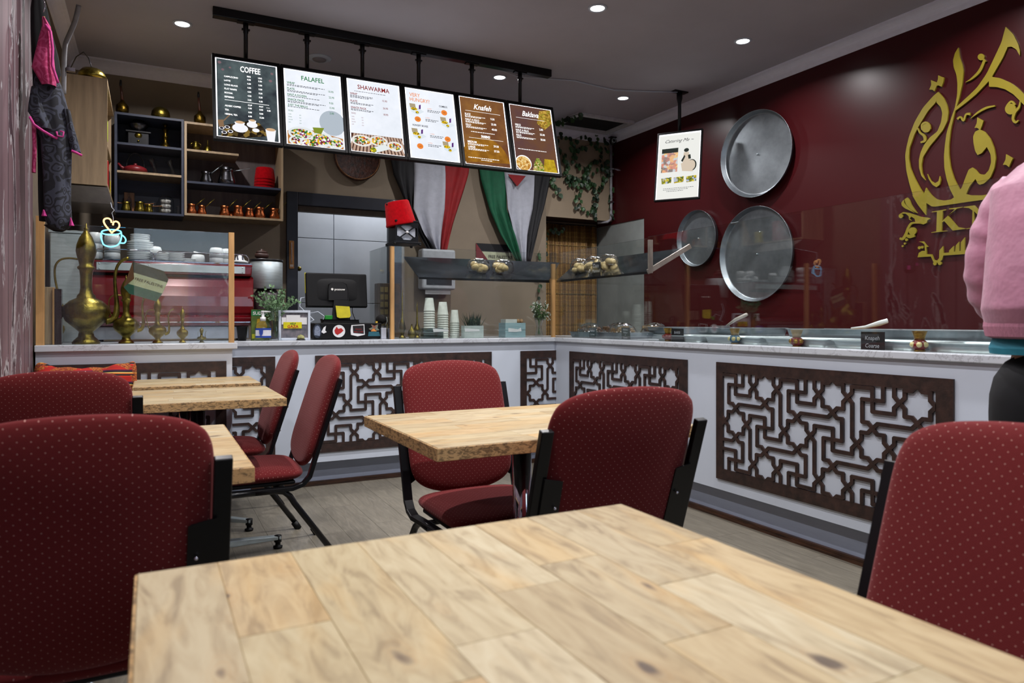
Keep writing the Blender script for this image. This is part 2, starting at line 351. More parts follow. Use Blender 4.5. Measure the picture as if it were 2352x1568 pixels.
# ================================================================== ROOM
fl = struct('floor', rbox(XL-.05, YF-.1, -.06, XR+.05, 7.0, -.006), M('subfloor', '2e2a26', .8))
plank_me = {}
def plank(x0, x1, y0, y1):
    key = (round(x1-x0, 3), round(y1-y0, 3))
    if key not in plank_me: plank_me[key] = rbox(.0006, .0006, -.006, x1-x0-.0006, y1-y0-.0006, 0).mesh('plank', PLANK)
    obj('plank', plank_me[key], PLANK, fl, (x0, y0, 0))
PWd = .178; xk = XL-.02
rowi = 0
while xk < 2.8:
    yk = YF-.05 - (rowi*.43) % 1.22
    while yk < 4.75:
        a = max(yk, YF-.05); b = min(yk+1.22, 4.75)
        if b-a > .02: plank(xk, xk+PWd, a, b)
        yk += 1.22
    xk += PWd; rowi += 1
struct('ceiling', rbox(XL-.1, YF-.1, ZC, XR+.1, 6.9, ZC+.08), CEIL)
wl = struct('wall_left', rbox(XL-.1, YF, 0, XL, 6.9, ZC), M('left_tan_wall', '6e6150', .7))
mw = obj('wallpaper', rbox(XL, YF, 0, XL+.004, 4.235, ZC-.08), MURAL, wl, label='wallpaper print of a peeling mauve timber door')
# right wall with a pale, unpainted stretch in the back corner
wr = struct('wall_right', rbox(XR, YF, 0, XR+.1, 5.47, ZC), MAROON)
obj('wall_panel', rbox(XR, 5.47, 2.06, XR+.1, 6.9, ZC), MAROON, wr)
obj('wall_panel', rbox(XR+.006, 5.47, 0, XR+.1, 6.9, 2.06), M('raw_grey_plaster', '8d9391', .6, var=.12, scale=3), wr, label='bare grey plaster stretch')
# back wall: olive tan, with a door opening
DX0, DX1, DZ = 1.0, 1.93, 2.13
mb = MB().box(XL, YB, 0, DX0+.02, YB+.1, ZC).box(DX0+.02, YB, DZ-.03, DX1-.02, YB+.1, ZC).box(DX1-.02, YB, 0, 3.46, YB+.1, ZC)
wbk = struct('wall_back', mb, TAN)
mb = MB().box(3.46, YB, 2.095, XR, YB+.02, ZC); bk2 = obj('bulkhead_face', mb, BEIGE, wbk, label='beige bulkhead face above the alcove')
obj('leak_blocking_shell', MB().box(.3, 6.95, -.06, 3.42, 7.0, ZC).box(.28, YB+.1, -.06, .33, 7.0, ZC).box(3.38, 6.34, -.06, 3.43, 7.0, ZC), TAN, wbk)  # unseen outer box added to stop outside light leaking in
obj('bulkhead_underside', rbox(3.46, YB+.02, 2.095, XR, 6.5, 2.13), M('maroon_board', '2e1012', .6), wbk)
obj('alcove_side', rbox(3.44, YB+.1, 0, 3.46, 6.28, 2.1), BEIGE, wbk)
obj('alcove_back', rbox(3.42, 6.29, -.01, XR+.1, 6.34, 2.13), BEIGE, wbk)
# tiled white room seen through the doorway
hall = struct('wall_hall', rbox(DX0-.6, 6.9, 0, 3.4, 6.95, ZC), M('hall_wall', 'aab0b8', .4))
TILE = M('glossy_white_panel', 'b9bfca', .12, var=.04, scale=3, bump=.3, bscale=2.2)
for i in range(4):
    for j in range(4):
        obj('tile', rbox(.35+i*.62+.003, 6.885, j*.62+.003, .35+(i+1)*.62-.003, 6.9, (j+1)*.62-.003), TILE, hall, bevel=.002)
dr = struct('door_1', MB().box(DX0-.005, YB-.035, 0, DX0+.085, YB+.12, DZ).box(DX0+.085, YB-.035, DZ-.105, DX1+.045, YB+.12, DZ).box(DX1-.045, YB-.035, 0, DX1+.045, YB+.12, DZ-.105), NAVY, bevel=.004)
obj('lintel', rbox(DX0+.085, YB+.02, DZ-.15, DX1-.045, YB+.08, DZ-.105), M('lintel_wood', '6f6558', .6), dr)
obj('latch', MB().sph((DX0+.1, YB-.0, 1.5), .02), BRASS, dr)
# front (street) wall with the big shop window behind the camera
mb = MB().box(XL, YF-.12, 0, -.25, YF, ZC).box(3.9, YF-.12, 0, XR, YF, ZC).box(-.25, YF-.12, 2.62, 3.9, YF, ZC).box(-.25, YF-.12, 0, 3.9, YF, .28)
struct('wall_front', mb, M('front_wall', '5a5050', .7))
wf = struct('window_1', MB().box(-.25, YF-.08, .28, -.19, YF-.02, 2.62).box(3.84, YF-.08, .28, 3.9, YF-.02, 2.62).box(-.19, YF-.08, .28, 3.84, YF-.02, .34).box(-.19, YF-.08, 2.56, 3.84, YF-.02, 2.62).box(1.8, YF-.08, .34, 1.85, YF-.02, 2.56), BLACK)
obj('pane', rbox(-.19, YF-.055, .34, 1.8, YF-.049, 2.56), GL, wf); obj('pane', rbox(1.85, YF-.055, .34, 3.84, YF-.049, 2.56), GL, wf)
# cornices (coved)
def cornice(name, a, b, nrm):
    a, b, nrm = Vector(a), Vector(b), Vector(nrm); d, pj = .088, .075
    prof = [(0, 0), (.006, 0), (.010, .016)] + [(.010+(pj-.014)*(1-math.cos(t*PI/12)), .016+(d-.030)*math.sin(t*PI/12)) for t in range(1, 7)] + [(pj, d-.012), (pj, d), (0, d)]
    m = MB(); n = len(prof); vs = [p+nrm*q+Vector((0, 0, ZC-d+z)) for p in (a, b) for q, z in prof]
    m.add(vs, [(i, (i+1) % n, n+(i+1) % n, n+i) for i in range(n)]+[tuple(range(n)), tuple(range(2*n-1, n-1, -1))]); return struct(name, m, CORN)
cornice('trim_1', (XL, YF, 0), (XL, YB, 0), (1, 0, 0)); cornice('trim_2', (XL, YB, 0), (XR, YB, 0), (0, -1, 0)); cornice('trim_3', (XR, YF, 0), (XR, YB, 0), (-1, 0, 0))
# bamboo screen in the alcove
BAM = M('bamboo_cane', 'b58c4e', .5, var=.3, scale=10, stretch=(1, 1, 5)); BAM2 = M('bamboo_cane_dark', '8c6636', .5, var=.3, scale=10, stretch=(1, 1, 5))
bs = thing('bamboo_screen', 'golden bamboo cane screen lining the alcove under the ivy bulkhead', 'screen', (3.8, 6.26, 0))
cane = [MB(), MB()]
for k, bm_ in enumerate(cane):
    bm_.tube([(0, 0, .02), (0, 0, .5), (.001*k, 0, .52), (0, 0, 1.0), (0, 0, 1.6), (0, 0, 2.07)], .0095, 6)
cme = [cane[0].mesh('cane', BAM), cane[1].mesh('cane', BAM2)]
for i in range(38): obj('cane', random.choice(cme), None, bs, (3.475+i*.0201-3.8, random.uniform(-.002, .002), random.uniform(-.012, .0)))
for z in (.35, .85, 1.35, 1.85): obj('tie', MB().tube([(3.465-3.8, -.012, z), (4.235-3.8, -.012, z)], .003, 5), M('twine', '8b7a52', .8), bs)
obj('backing', rbox(-.36, .0145, .02, .43, .025, 2.08), M('alcove_dark', '2a2018', .8), bs)

# ================================================================== STREET (seen only as reflections in the glass)
PAVE = M('pavement', '8c8c8c', .8); 
st_ = tag(obj('pavement', rbox(-9, -14, -.12, 12, YF-.13, -.02), PAVE), 'grey street pavement outside the shop window', 'pavement'); st_['kind'] = 'structure'
sf = thing('shop_front', 'shopfront across the street with navy signs and a tan timber door', 'building', (1.5, -8.5, 0))
obj('facade', rbox(-7, -.2, -.02, 7.5, 0, 3.1), M('facade_lilac', '766478', .6), sf)
obj('fascia', rbox(-7, 0, 2.55, 7.5, .5, 3.1), M('awning_white', 'd5d8dd', .6), sf)
obj('door', rbox(-1.9, 0, .02, -.75, .06, 2.3), M('tan_timber_door', 'b07a48', .5), sf)
NVY = M('navy_sign', '23284a', .4); WHL = M('white_letters', 'f0f0ea', .5)
obj('sign', rbox(-.6, 0, 1.55, 1.6, .05, 2.35), NVY, sf); obj('sign', rbox(-4.2, 0, 1.55, -2.0, .05, 2.35), NVY, sf)
tm = MB(); fn = lambda a, b, d: (a, .055+d, b)
def fnb(a, b, d): return (1.5-a, .056, b)
put_text(tm, fnb, 'Jewelery', .1, 1.95, .42); put_text(tm, fnb, 'Exchange - Repairs', .1, 1.68, .2); obj('lettering', tm, WHL, sf)
obj('window', rbox(-.6, 0, .3, 1.6, .03, 1.5), M('shop_window_dark', '2e2030', .2), sf)

# ================================================================== CEILING FITTINGS
DL = MB().lathe([(.0, -.004), (.042, -.004), (.047, -.007), (.056, -.006), (.058, 0)], seg=28, cap=False)
LEN = EM('lit_led_lens', (1, .97, .95), 9.)
dl_me = MB().lathe([(.043, -.004), (.047, -.007), (.057, -.006), (.059, 0), (.043, 0)], seg=28, cap=False).mesh('trim_ring', WHITE)
ln_me = MB().lathe([(.0, -.005), (.043, -.004)], seg=24, cap=False).mesh('lens', LEN)
dlab = {0: 'round white downlight above the left cabinets', 1: 'round white downlight at the top centre of the ceiling', 2: 'round white downlight above the round wall trays', 3: 'round white downlight behind the end of the black rail', 4: 'round white downlight beside the thin ceiling cable, nearest the ivy'}
for i, (lx, ly) in enumerate(LAMPS):
    if i > 4: break
    t = thing('downlight', dlab[i], 'ceiling light', (lx, ly, ZC), group='lit round downlights in the ceiling')
    obj('trim_ring', dl_me, None, t); obj('lens', ln_me, None, t)
t = thing('exhaust_vent', 'unlit round white ceiling vent behind the menu boards', 'vent', (1.097, 5.2, ZC))
obj('rim', MB().lathe([(.05, -.012), (.07, -.012), (.085, -.004), (.087, 0), (.05, 0)], seg=28, cap=False), WHITE, t); obj('plug', MB().lathe([(0, -.02), (.045, -.018), (.052, 0)], seg=24), M('vent_grey', '9a969c', .5), t)
# open ceiling hatch with white frame
t = thing('ceiling_hatch', 'white framed ceiling hatch with dark opening above the ivy', 'hatch', (3.8, 5.68, ZC))
mb = MB().box(-.32, -.23, -.03, .32, -.19, 0).box(-.32, .19, -.03, .32, .23, 0).box(-.32, -.19, -.03, -.28, .19, 0).box(.28, -.19, -.03, .32, .19, 0)
obj('frame', mb, M('hatch_white', 'd8d8dd', .5), t, bevel=.004); obj('opening', rbox(-.28, -.19, -.004, .28, .19, -.001), M('hatch_shade', '111113', .9), t)  # flat dark sheet paints the shade inside the open hatch
# hanging rail and menu boards
t = thing('hanging_rail', 'long black rail on the ceiling carrying the menu boards', 'rail', (1.53, 4.66, ZC))
obj('beam', rbox(-1.19, -.03, -.055, 1.19, .03, 0), BLKM, t, bevel=.004)
polex = [.531, .904, 1.267, 1.664, 2.069, 2.462]
for px in polex:
    m = MB().lathe([(.0, -.055), (.016, -.055), (.016, -.12), (.013, -.125), (.013, -.31), (0, -.31)], (px-1.53, 0, 0), 12)
    pp = obj('drop_pole', m, BLKM, t); obj('clamp', MB().box(px-1.53-.05, -.02, -.062, px-1.53+.05, .02, -.054).box(px-1.53-.024, -.008, -.105, px-1.53+.024, .008, -.095), BLKM, pp)
# board local frame
BW, BH = .3985, .566; BG = .0035; TILT = math.radians(14)
RM = EM('lit_edge_glow', (.93, .92, 1.), 2.2)
def board(i, name, label, cat='menu board'):
    x0 = .331+i*BW
    t = thing(name, label, cat, (x0+BW/2, 4.625, 2.685), group='backlit menu boards in a row')
    t.rotation_euler = (-TILT, 0, 0)
    h = BH; W = BW-.003
    m = MB().box(-W/2, -.012, -h, -W/2+.018, .02, 0).box(W/2-.018, -.012, -h, W/2, .02, 0).box(-W/2+.018, -.012, -.022, W/2-.018, .02, 0).box(-W/2+.018, -.012, -h, W/2-.018, .02, -h+.02).box(-W/2+.018, .01, -h+.02, W/2-.018, .02, -.022)
    obj('frame', m, BLKP, t, bevel=.002)
    obj('light_strip', MB().box(-W/2+.018, -.0025, -h+.02, W/2-.018, 0, -.022), RM, t)
    return t
IW, IH = BW-.006-.036-.012, BH-.042-.01
def bf(dep):
    def f(fx, fy, d): return ((fx-.5)*IW, -.003-dep-d*0, -.026-fy*IH)
    return f
def txt(m, s, fx, fy, hgt, al='L', dep=.0016, sxx=.8, **k):         # hgt = fraction of board height for cap letters
    size = hgt*IH/.7
    put_text(m, lambda a, b, d: ((fx-.5)*IW+a, -.003-dep, -.026-fy*IH+b), s, 0, 0, size, al, sx=sxx, **k)
def quad(m, x0, y0, x1, y1, dep=.0008):
    f = bf(dep); m.add([f(x0, y0, 0), f(x1, y0, 0), f(x1, y1, 0), f(x0, y1, 0)], [(0, 1, 2, 3)])
def poly(m, pts, dep=.001):
    f = bf(dep); tri = tessellate_polygon([[Vector((a, b, 0)) for a, b in pts]]); m.add([f(a, b, 0) for a, b in pts], [tuple(x) for x in tri])
def ell(m, cx, cy, rx, ry, dep=.0012, n=20, a0=0, a1=2*PI): poly(m, [(cx+rx*math.cos(a0+(a1-a0)*k/n), cy+ry*math.sin(a0+(a1-a0)*k/n)) for k in range(n)], dep)
S = 1.0
def pr(t, m, mat, name='print'): return obj(name, m, mat, t) if m.v else None
WT = EM('print_white', (1, 1, 1), 1.5); POSTW = EM('lit_poster_white', (.74, .78, .85), 1.1, (.84, .87, .94), 5)
GRN = EM('print_green', '1f8a4a', .75); MRN = EM('print_dark_red', '9a2a28', .8); ORG = EM('print_orange', 'f0883a', 1.); BLKT = EM('print_black', '22263a', .5)
# 1 coffee
t = board(0, 'menu_board', 'leftmost menu board, dark slate with white COFFEE heading')
m = MB(); quad(m, 0, 0, 1, 1); pr(t, m, EM('slate_print', '33373f', .9, '5d6a6c', 6), 'poster')
m = MB(); txt(m, 'COFFEE', .56, .135, .075, 'C', sxx=.62, bold=.02)
for k, (s, y) in enumerate([('CAPPUCCINO', .235), ('LATTE', .288), ('LONG BLACK', .343), ('FLAT WHITE', .395), ('MOCHA', .447), ('ESPRESSO', .5), ('ARABIC COFFEE', .615), ('TEA', .668), ('HERBAL TEA', .722)]): txt(m, s, .12, y, .02, bold=.03, sxx=.85)
for c, (x, l) in enumerate([(.5, ['REG', '4.50', '4.50', '4.50', '4.50', '4.50', '3.00']), (.69, ['LRG', '5.50', '5.50', '5.50', '5.50', '5.50', '6.00'])]):
    for k, s in enumerate(l): txt(m, s, x, .195+k*.0535-(.012 if k else 0), .02, sxx=.85, bold=.03)
for x, l in [(.5, ['CUP', '4.00', '4.00', '6.00']), (.69, ['POT', '8.00', '8.00', '12.00'])]:
    for k, s in enumerate(l): txt(m, s, x, .573+k*.052-(.012 if k else 0), .02, sxx=.85, bold=.03)
txt(m, 'SINGLE', .81, .573, .011); txt(m, '3.00', .82, .613, .02, sxx=.85, bold=.03)
quad(m, .12, .528, .86, .533, .0016); pr(t, m, WT, 'lettering')
m = MB(); poly(m, [(.1, .86), (.5, .77), (.68, .78), (.86, .93), (.4, 1.), (.05, 1.)], .0010); pr(t, m, FOOD('tray_print', ['2e2418', '3a3026', '8a7038', '241c14', '5a4a2c'], 45, .9))
m = MB()
for x, y, r in [(.36, .875, .13), (.56, .815, .09), (.62, .88, .06), (.06, .9, .045), (.15, .88, .045), (.1, .95, .045), (.2, .93, .045)]: ell(m, x, y, r, r*.42, .0014)
for x, y, w_ in [(.27, .80, .17), (.5, .755, .13)]: poly(m, [(x, y), (x+w_, y), (x+w_*.85, y+.07), (x+w_*.15, y+.07)], .0015)
poly(m, [(.78, .85), (.96, .85), (.93, 1.), (.81, 1.)], .0015); pr(t, m, EM('cup_white', (.85, .85, .9), 1.1))
m = MB(); ell(m, .355, .80, .07, .018, .0019); ell(m, .565, .757, .05, .014, .0019); ell(m, .87, .85, .08, .02, .0019); pr(t, m, EM('latte_print', 'd9b48c', .95))
m = MB()
for x, y in [(.06, .9), (.15, .88), (.1, .95), (.2, .93)]: ell(m, x, y, .03, .013, .0019)
pr(t, m, EM('coffee_dark', '2a2630', .7)); m = MB(); poly(m, [(0, .80), (.09, .79), (.1, .88), (.02, .89)], .0016); poly(m, [(.09, .80), (.1, .81), (.22, .71), (.2, .705)], .0016); pr(t, m, EM('copper_print', '9a7a5c', .8))
m = MB()
for x, y, r in [(.05, .05, .03), (.1, .14, .025), (.22, .1, .02), (.9, .2, .03), (.93, .1, .025)]: ell(m, x, y, r, r*.6, .0012)
pr(t, m, EM('berry_print', 'a08088', .6))
# 2 falafel / 3 shawarma
def lines(m, x, y, w_, n, hh=.007, gap=.014):
    for q in range(n):
        xx = x
        while xx < x+w_*(1 if q < n-1 else .8):
            l_ = random.uniform(.02, .05); quad(m, xx, y+q*gap, min(xx+l_, x+w_), y+q*gap+hh, .0016); xx += l_+.012
for bi, (head, matc, rows, prx, foods) in enumerate([
    ('FALAFEL', GRN, [('WRAP', .195, '10.90', 2), ('PLATE', .275, '22.90', 2), ('HALF A DOZEN', .355, '9.00', 1), ('SNACK PACK', .42, '15.90', 2), ('JUST THE BALLS', .495, '2.00', 1)], .78, 0),
    ('SHAWARMA', MRN, [('WRAP', .215, '15.90', 3), ('PLATE', .32, '26.90', 2), ('SNACK PACK', .41, '18.90', 2)], .66, 1)]):
    t = board(1+bi, 'menu_board', ['menu board headed FALAFEL in green above bowls of food', 'menu board headed SHAWARMA in dark red above plates on slatted timber'][bi])
    m = MB(); quad(m, 0, 0, 1, 1); pr(t, m, POSTW, 'poster')
    m = MB(); txt(m, head, .5, .125, .062, 'C', bold=.012, sxx=.85)
    for s, y, p, n in rows: txt(m, s, .03, y, .027, sxx=.85, bold=.02); txt(m, p, prx, y+.045, .027, sxx=.8, bold=.01)
    sy_ = .57 if bi == 0 else .49
    txt(m, 'SIDES', .03, sy_, .022, sxx=.8)
    for q, (a, b) in enumerate([('CHIPS', '6.00'), ('DRINK', '5.00'), ('SAUCES', '2.00'), ('DIPS', '8.00')]): txt(m, a, .03, sy_+.045+q*.036, .014, sxx=.7); txt(m, b, .22, sy_+.045+q*.036, .014, sxx=.7)
    pr(t, m, matc, 'lettering')
    m = MB()
    for s, y, p, n in rows: lines(m, .03, y+.008, .68 if bi == 0 else .44, n)
    if bi == 1: lines(m, .12, .158, .76, 1, .006)
    pr(t, m, BLKT, 'lettering')
    if bi == 0:
        m = MB(); ell(m, .82, .66, .24, .17, .001, 28); pr(t, m, EM('marble_print', 'b9c4cf', .95))
        m = MB(); poly(m, [(0, .83), (.45, .79), (1, .86), (1, 1), (0, 1)], .0011); pr(t, m, EM('board_print', 'b9763c', .9, 'cf9355', 12))
        m = MB()
        for x, y, rx, ry in [(.25, .85, .24, .09), (.62, .9, .2, .1), (.38, .95, .2, .06), (.14, .95, .12, .06), (.85, .93, .16, .08)]: ell(m, x, y, rx, ry, .0013)
        pr(t, m, EM('bowl_print', (.8, .84, .85), 1.)); m = MB()
        for x, y, rx, ry in [(.25, .85, .2, .06), (.6, .9, .16, .07), (.4, .96, .15, .045), (.14, .95, .08, .045), (.86, .93, .13, .05)]: ell(m, x, y, rx, ry, .0016)
        pr(t, m, FOOD('falafel_print', ['6b3a1e', 'e8e6da', '3a7a34', 'f0b020', 'd8d8cc', '8a2a6a', 'f2c838', '5a8a30', 'ffffff'], 90))
        m = MB(); poly(m, [(.45, .75), (.66, .74), (.6, .83), (.48, .82)], .0014); pr(t, m, EM('box_green', '8a9a34', .9))
    else:
        m = MB(); quad(m, 0, .755, 1, 1, .0010); pr(t, m, EM('slat_print', '5a3a30', .7)); m = MB()
        for q in range(17): poly(m, [(q*.07-.06, 1), (q*.07-.015, 1), (q*.055+.09, .755), (q*.055+.05, .755)], .0012)
        pr(t, m, EM('slat_light', 'c8a894', .9)); m = MB()
        for x, y, rx, ry in [(.2, .85, .2, .08), (.52, .83, .18, .07), (.84, .88, .16, .07)]: ell(m, x, y, rx, ry, .0014)
        pr(t, m, EM('plate_print', (.85, .82, .78), 1.)); m = MB()
        for x, y, rx, ry in [(.2, .85, .16, .06), (.52, .83, .14, .055), (.84, .88, .12, .05)]: ell(m, x, y, rx, ry, .0016)
        pr(t, m, FOOD('shawarma_print', ['6a4a2a', 'e0e0d0', '3d7a3a', 'e89a2a', 'c8c8c0', 'b03a2a', 'f2d040', 'ffffff'], 95))
        m = MB(); poly(m, [(.38, .93), (.66, .87), (.72, .93), (.44, 1.), (.38, .98)], .0018); pr(t, m, EM('wrap_print', (.8, .85, .85), 1.)); m = MB(); ell(m, .41, .96, .06, .035, .0021); pr(t, m, FOOD('wrap_end', ['e8d020', '6a7a20', 'f0e060', '8a8a30'], 120))
# 4 very hungry
t = board(3, 'menu_board', 'menu board reading VERY HUNGRY? in orange with boxed combo pictures')
m = MB(); quad(m, 0, 0, 1, 1); pr(t, m, POSTW, 'poster')
m = MB(); txt(m, 'VERY', .07, .115, .055, bold=.005, sxx=.8); txt(m, 'HUNGRY?', .07, .185, .055, bold=.005, sxx=.8)
for x, y in [(.78, .29), (.2, .44), (.8, .68), (.2, .83)]: ell(m, x, y, .065, .04, .0014)
for x, y in [(.42, .27), (.36, .41), (.43, .64), (.37, .775)]: txt(m, 'COMBO', x, y, .014, sxx=.9)
pr(t, m, ORG, 'lettering')
m = MB(); txt(m, 'COMBOS', .68, .215, .027, sxx=.75, bold=.02); txt(m, 'HUNGRY BOXES', .08, .545, .027, sxx=.75, bold=.02)
for x, y, s in [(.78, .3, '18.90'), (.2, .45, '23.90'), (.8, .69, '26.90'), (.2, .84, '21.90')]: txt(m, s, x, y, .018, 'C', dep=.0022, sxx=.6)
for x, y in [(.42, .285), (.36, .425), (.43, .655), (.37, .79)]: lines(m, x, y, .28, 2, .008, .02)
pr(t, m, BLKT, 'lettering')
m1, m2, m3, m4 = MB(), MB(), MB(), MB()
for x, y in [(.05, .22), (.68, .36), (.05, .58), (.68, .72)]:
    poly(m1, [(x, y), (x+.12, y), (x+.13, y+.06), (x+.01, y+.06)], .0013); poly(m4, [(x+.01, y+.06), (x+.2, y+.06), (x+.3, y+.1), (x+.15, y+.16), (x+.03, y+.12)], .0012)
    ell(m2, x+.09, y+.075, .07, .022, .0016); ell(m2, x+.15, y+.12, .035, .02, .0016); poly(m3, [(x+.2, y+.01), (x+.24, y+.0), (x+.23, y+.065), (x+.19, y+.07)], .0015)
pr(t, m1, EM('carton_print', 'b8a888', .9)); pr(t, m4, EM('tray_white', (.75, .82, .88), 1.)); pr(t, m2, FOOD('chips_print', ['f0c818', 'e8b010', '4a3a20', 'f4d850', '6a7a20'], 150)); pr(t, m3, EM('can_print', '6a3a8a', .8))
# 5, 6 sweets
for bi in (0, 1):
    t = board(4+bi, 'menu_board', ['brown menu board headed Knafeh in white script', 'rightmost brown menu board headed Baklava with pastry pictures'][bi])
    m = MB(); quad(m, 0, 0, 1, 1); pr(t, m, EM('brown_print_%d' % bi, ['6e4434', '7a5438'][bi], .85, ['9a6a3a', '6a4a48'][bi], 4), 'poster')
    m = MB()
    if bi == 0:
        ell(m, .45, .98, .55, .4, .0010, 30, PI, 2*PI); pr(t, m, EM('knafeh_print', '8a5a20', .9, 'b07a2a', 14)); m = MB()
        txt(m, 'Knafeh', .5, .165, .08, 'C', shear=.35, sxx=.85, bold=.012); quad(m, .1, .2, .9, .204, .0016)
        rows = [('SLICE', .27, '9.50'), ('HALF A KILO', .35, '25.00'), ('KILO', .43, '40.00'), ('MEDIUM', .685, '29.50'), ('LARGE', .76, '57.50')]; txt(m, 'SHARING?', .5, .59, .038, 'C', bold=.03, sxx=.55); quad(m, .12, .605, .9, .609, .0016)
        lines(m, .18, .51, .66, 1, .009); lines(m, .06, .90, .86, 1, .009); lines(m, .34, .925, .3, 1, .009)
    else:
        txt(m, 'Baklava', .48, .155, .08, 'C', shear=.35, sxx=.8, bold=.012); quad(m, .12, .19, .82, .194, .0016)
        rows = [('PIECE', .325, '2.00'), ('HALF A KILO', .405, '25.00'), ('KILO', .485, '50.00')]; lines(m, .08, .68, .84, 1, .009)
    for s, y, p in rows: txt(m, s, .08, y, .030, sxx=.85, bold=.015); txt(m, p, .66, y+.028, .030, sxx=.85, bold=.015); lines(m, .08, y+.01, .46, 2, .008, .015)
    pr(t, m, WT, 'lettering')
    if bi == 1:
        m = MB(); ell(m, .17, .9, .19, .12, .0012, 28); pr(t, m, WT); m = MB(); ell(m, .17, .905, .175, .11, .0014, 28); pr(t, m, FOOD('baklava_round', ['e0b468', 'd09a48', 'b87a30', 'f0d090'], 75))
        m = MB(); poly(m, [(.38, 1), (.42, .9), (.5, .8), (.56, .8), (.66, .92), (.7, 1)], .0015); pr(t, m, FOOD('baklava_green', ['8a9a40', 'b0b060', '6a7a20', 'c8a060', 'e0d0a0'], 85))
        m = MB()
        for q in range(8): poly(m, [(.64+q*.042, 1), (.68+q*.042, 1), (.72+q*.03, .80), (.69+q*.03, .80)], .0017+.0001*(q % 2))
        pr(t, m, EM('baklava_finger', 'd8b830', .95, 'a88820', 40)); m = MB(); poly(m, [(.72, .04), (1, .0), (1, .22), (.8, .33), (.62, .25)], .0012); pr(t, m, FOOD('baklava_corner', ['b08a38', 'c8a448', '8a6828', '9a8a30'], 80))
# 7 catering board on its own pole, turned towards the room
t = thing('catering_board', 'small backlit Catering menu board hanging alone before the red wall', 'menu board', (3.905, 4.552, 2.635), math.atan2(4.406-4.698, 4.01-3.799)+0.0)
CWd = .372
t.rotation_euler = Euler((-math.radians(12), 0, t.rotation_euler[2]), 'XYZ')
h = .60; W = CWd
m = MB().box(-W/2, -.012, -h, -W/2+.012, .02, 0).box(W/2-.012, -.012, -h, W/2, .02, 0).box(-W/2+.012, -.012, -.014, W/2-.012, .02, 0).box(-W/2+.012, -.012, -h, W/2-.012, .02, -h+.012).box(-W/2+.012, .01, -h+.012, W/2-.012, .02, -.014)
obj('frame', m, BLKP, t, bevel=.002); obj('light_strip', rbox(-W/2+.012, -.0025, -h+.012, W/2-.012, 0, -.014), RM, t)
IW, IH = W-.034, h-.036
m = MB(); quad(m, 0, 0, 1, 1); pr(t, m, EM('cream_print', (.82, .82, .78), 1.05), 'poster')
m = MB(); txt(m, 'Catering Me ~', .5, .12, .05, 'C', shear=.5, sxx=1.0); lines(m, .16, .83, .74, 2, .006, .022); lines(m, .24, .875, .5, 1, .006)
m4 = MB(); quad(m4, .08, .21, .48, .58); pr(t, m4, FOOD('brunch_print', ['a03a18', 'e88a20', 'f0c030', '5a3424', 'c0c4cc', 'd05a20', 'e8a040'], 40))
m5 = MB(); quad(m5, .08, .21, .48, .28, .0014); ell(m5, .68, .26, .06, .03, .0014); poly(m5, [(.56, .42), (.64, .33), (.66, .36), (.6, .44)], .0014); poly(m5, [(.72, .34), (.78, .33), (.8, .4), (.74, .4)], .0014); ell(m5, .82, .5, .12, .09, .0012); pr(t, m5, EM('chef_dark', '3a403c', .7))
m6 = MB(); ell(m6, .81, .5, .1, .08, .0016); poly(m6, [(.62, .29), (.74, .29), (.78, .44), (.6, .46)], .0013); poly(m6, [(.56, .46), (.8, .43), (.86, .6), (.6, .58)], .0014); pr(t, m6, EM('chef_white', 'd8c8b4', 1.))
m7 = MB()
for x in (.1, .4, .7): poly(m7, [(x, .67), (x+.25, .66), (x+.25, .75), (x+.02, .76)], .0013)
pr(t, m7, FOOD('sweets_print', ['b8a030', '8a8a30', 'd8c850', '5a6a38', 'b8c0d8'], 70)); pr(t, m, BLKT, 'lettering')
pt = onZ(1570, 228, ZC)
t2 = thing('ceiling_pole_mount', 'black ceiling pole mount holding the small catering board', 'pole', (3.93, 4.59, ZC))
obj('plate', rbox(-.07, -.03, -.01, .07, .03, 0), BLKM, t2); obj('pole', MB().lathe([(.024, -.01), (.024, -.06), (.014, -.1), (.014, -.345), (0, -.345)], seg=14), BLKM, t2)
cb = tag(obj('ceiling_cable', MB().tube([(2.3, 4.7, ZC-.045), (2.55, 4.85, ZC-.012), (3.0, 4.75, ZC-.006), (3.4, 4.78, ZC-.012), (3.7, 4.68, ZC-.008), (3.9, 4.58, ZC-.012)], .005, 6), WHITE), 'thin white cable strung along the ceiling to the catering board', 'cable')

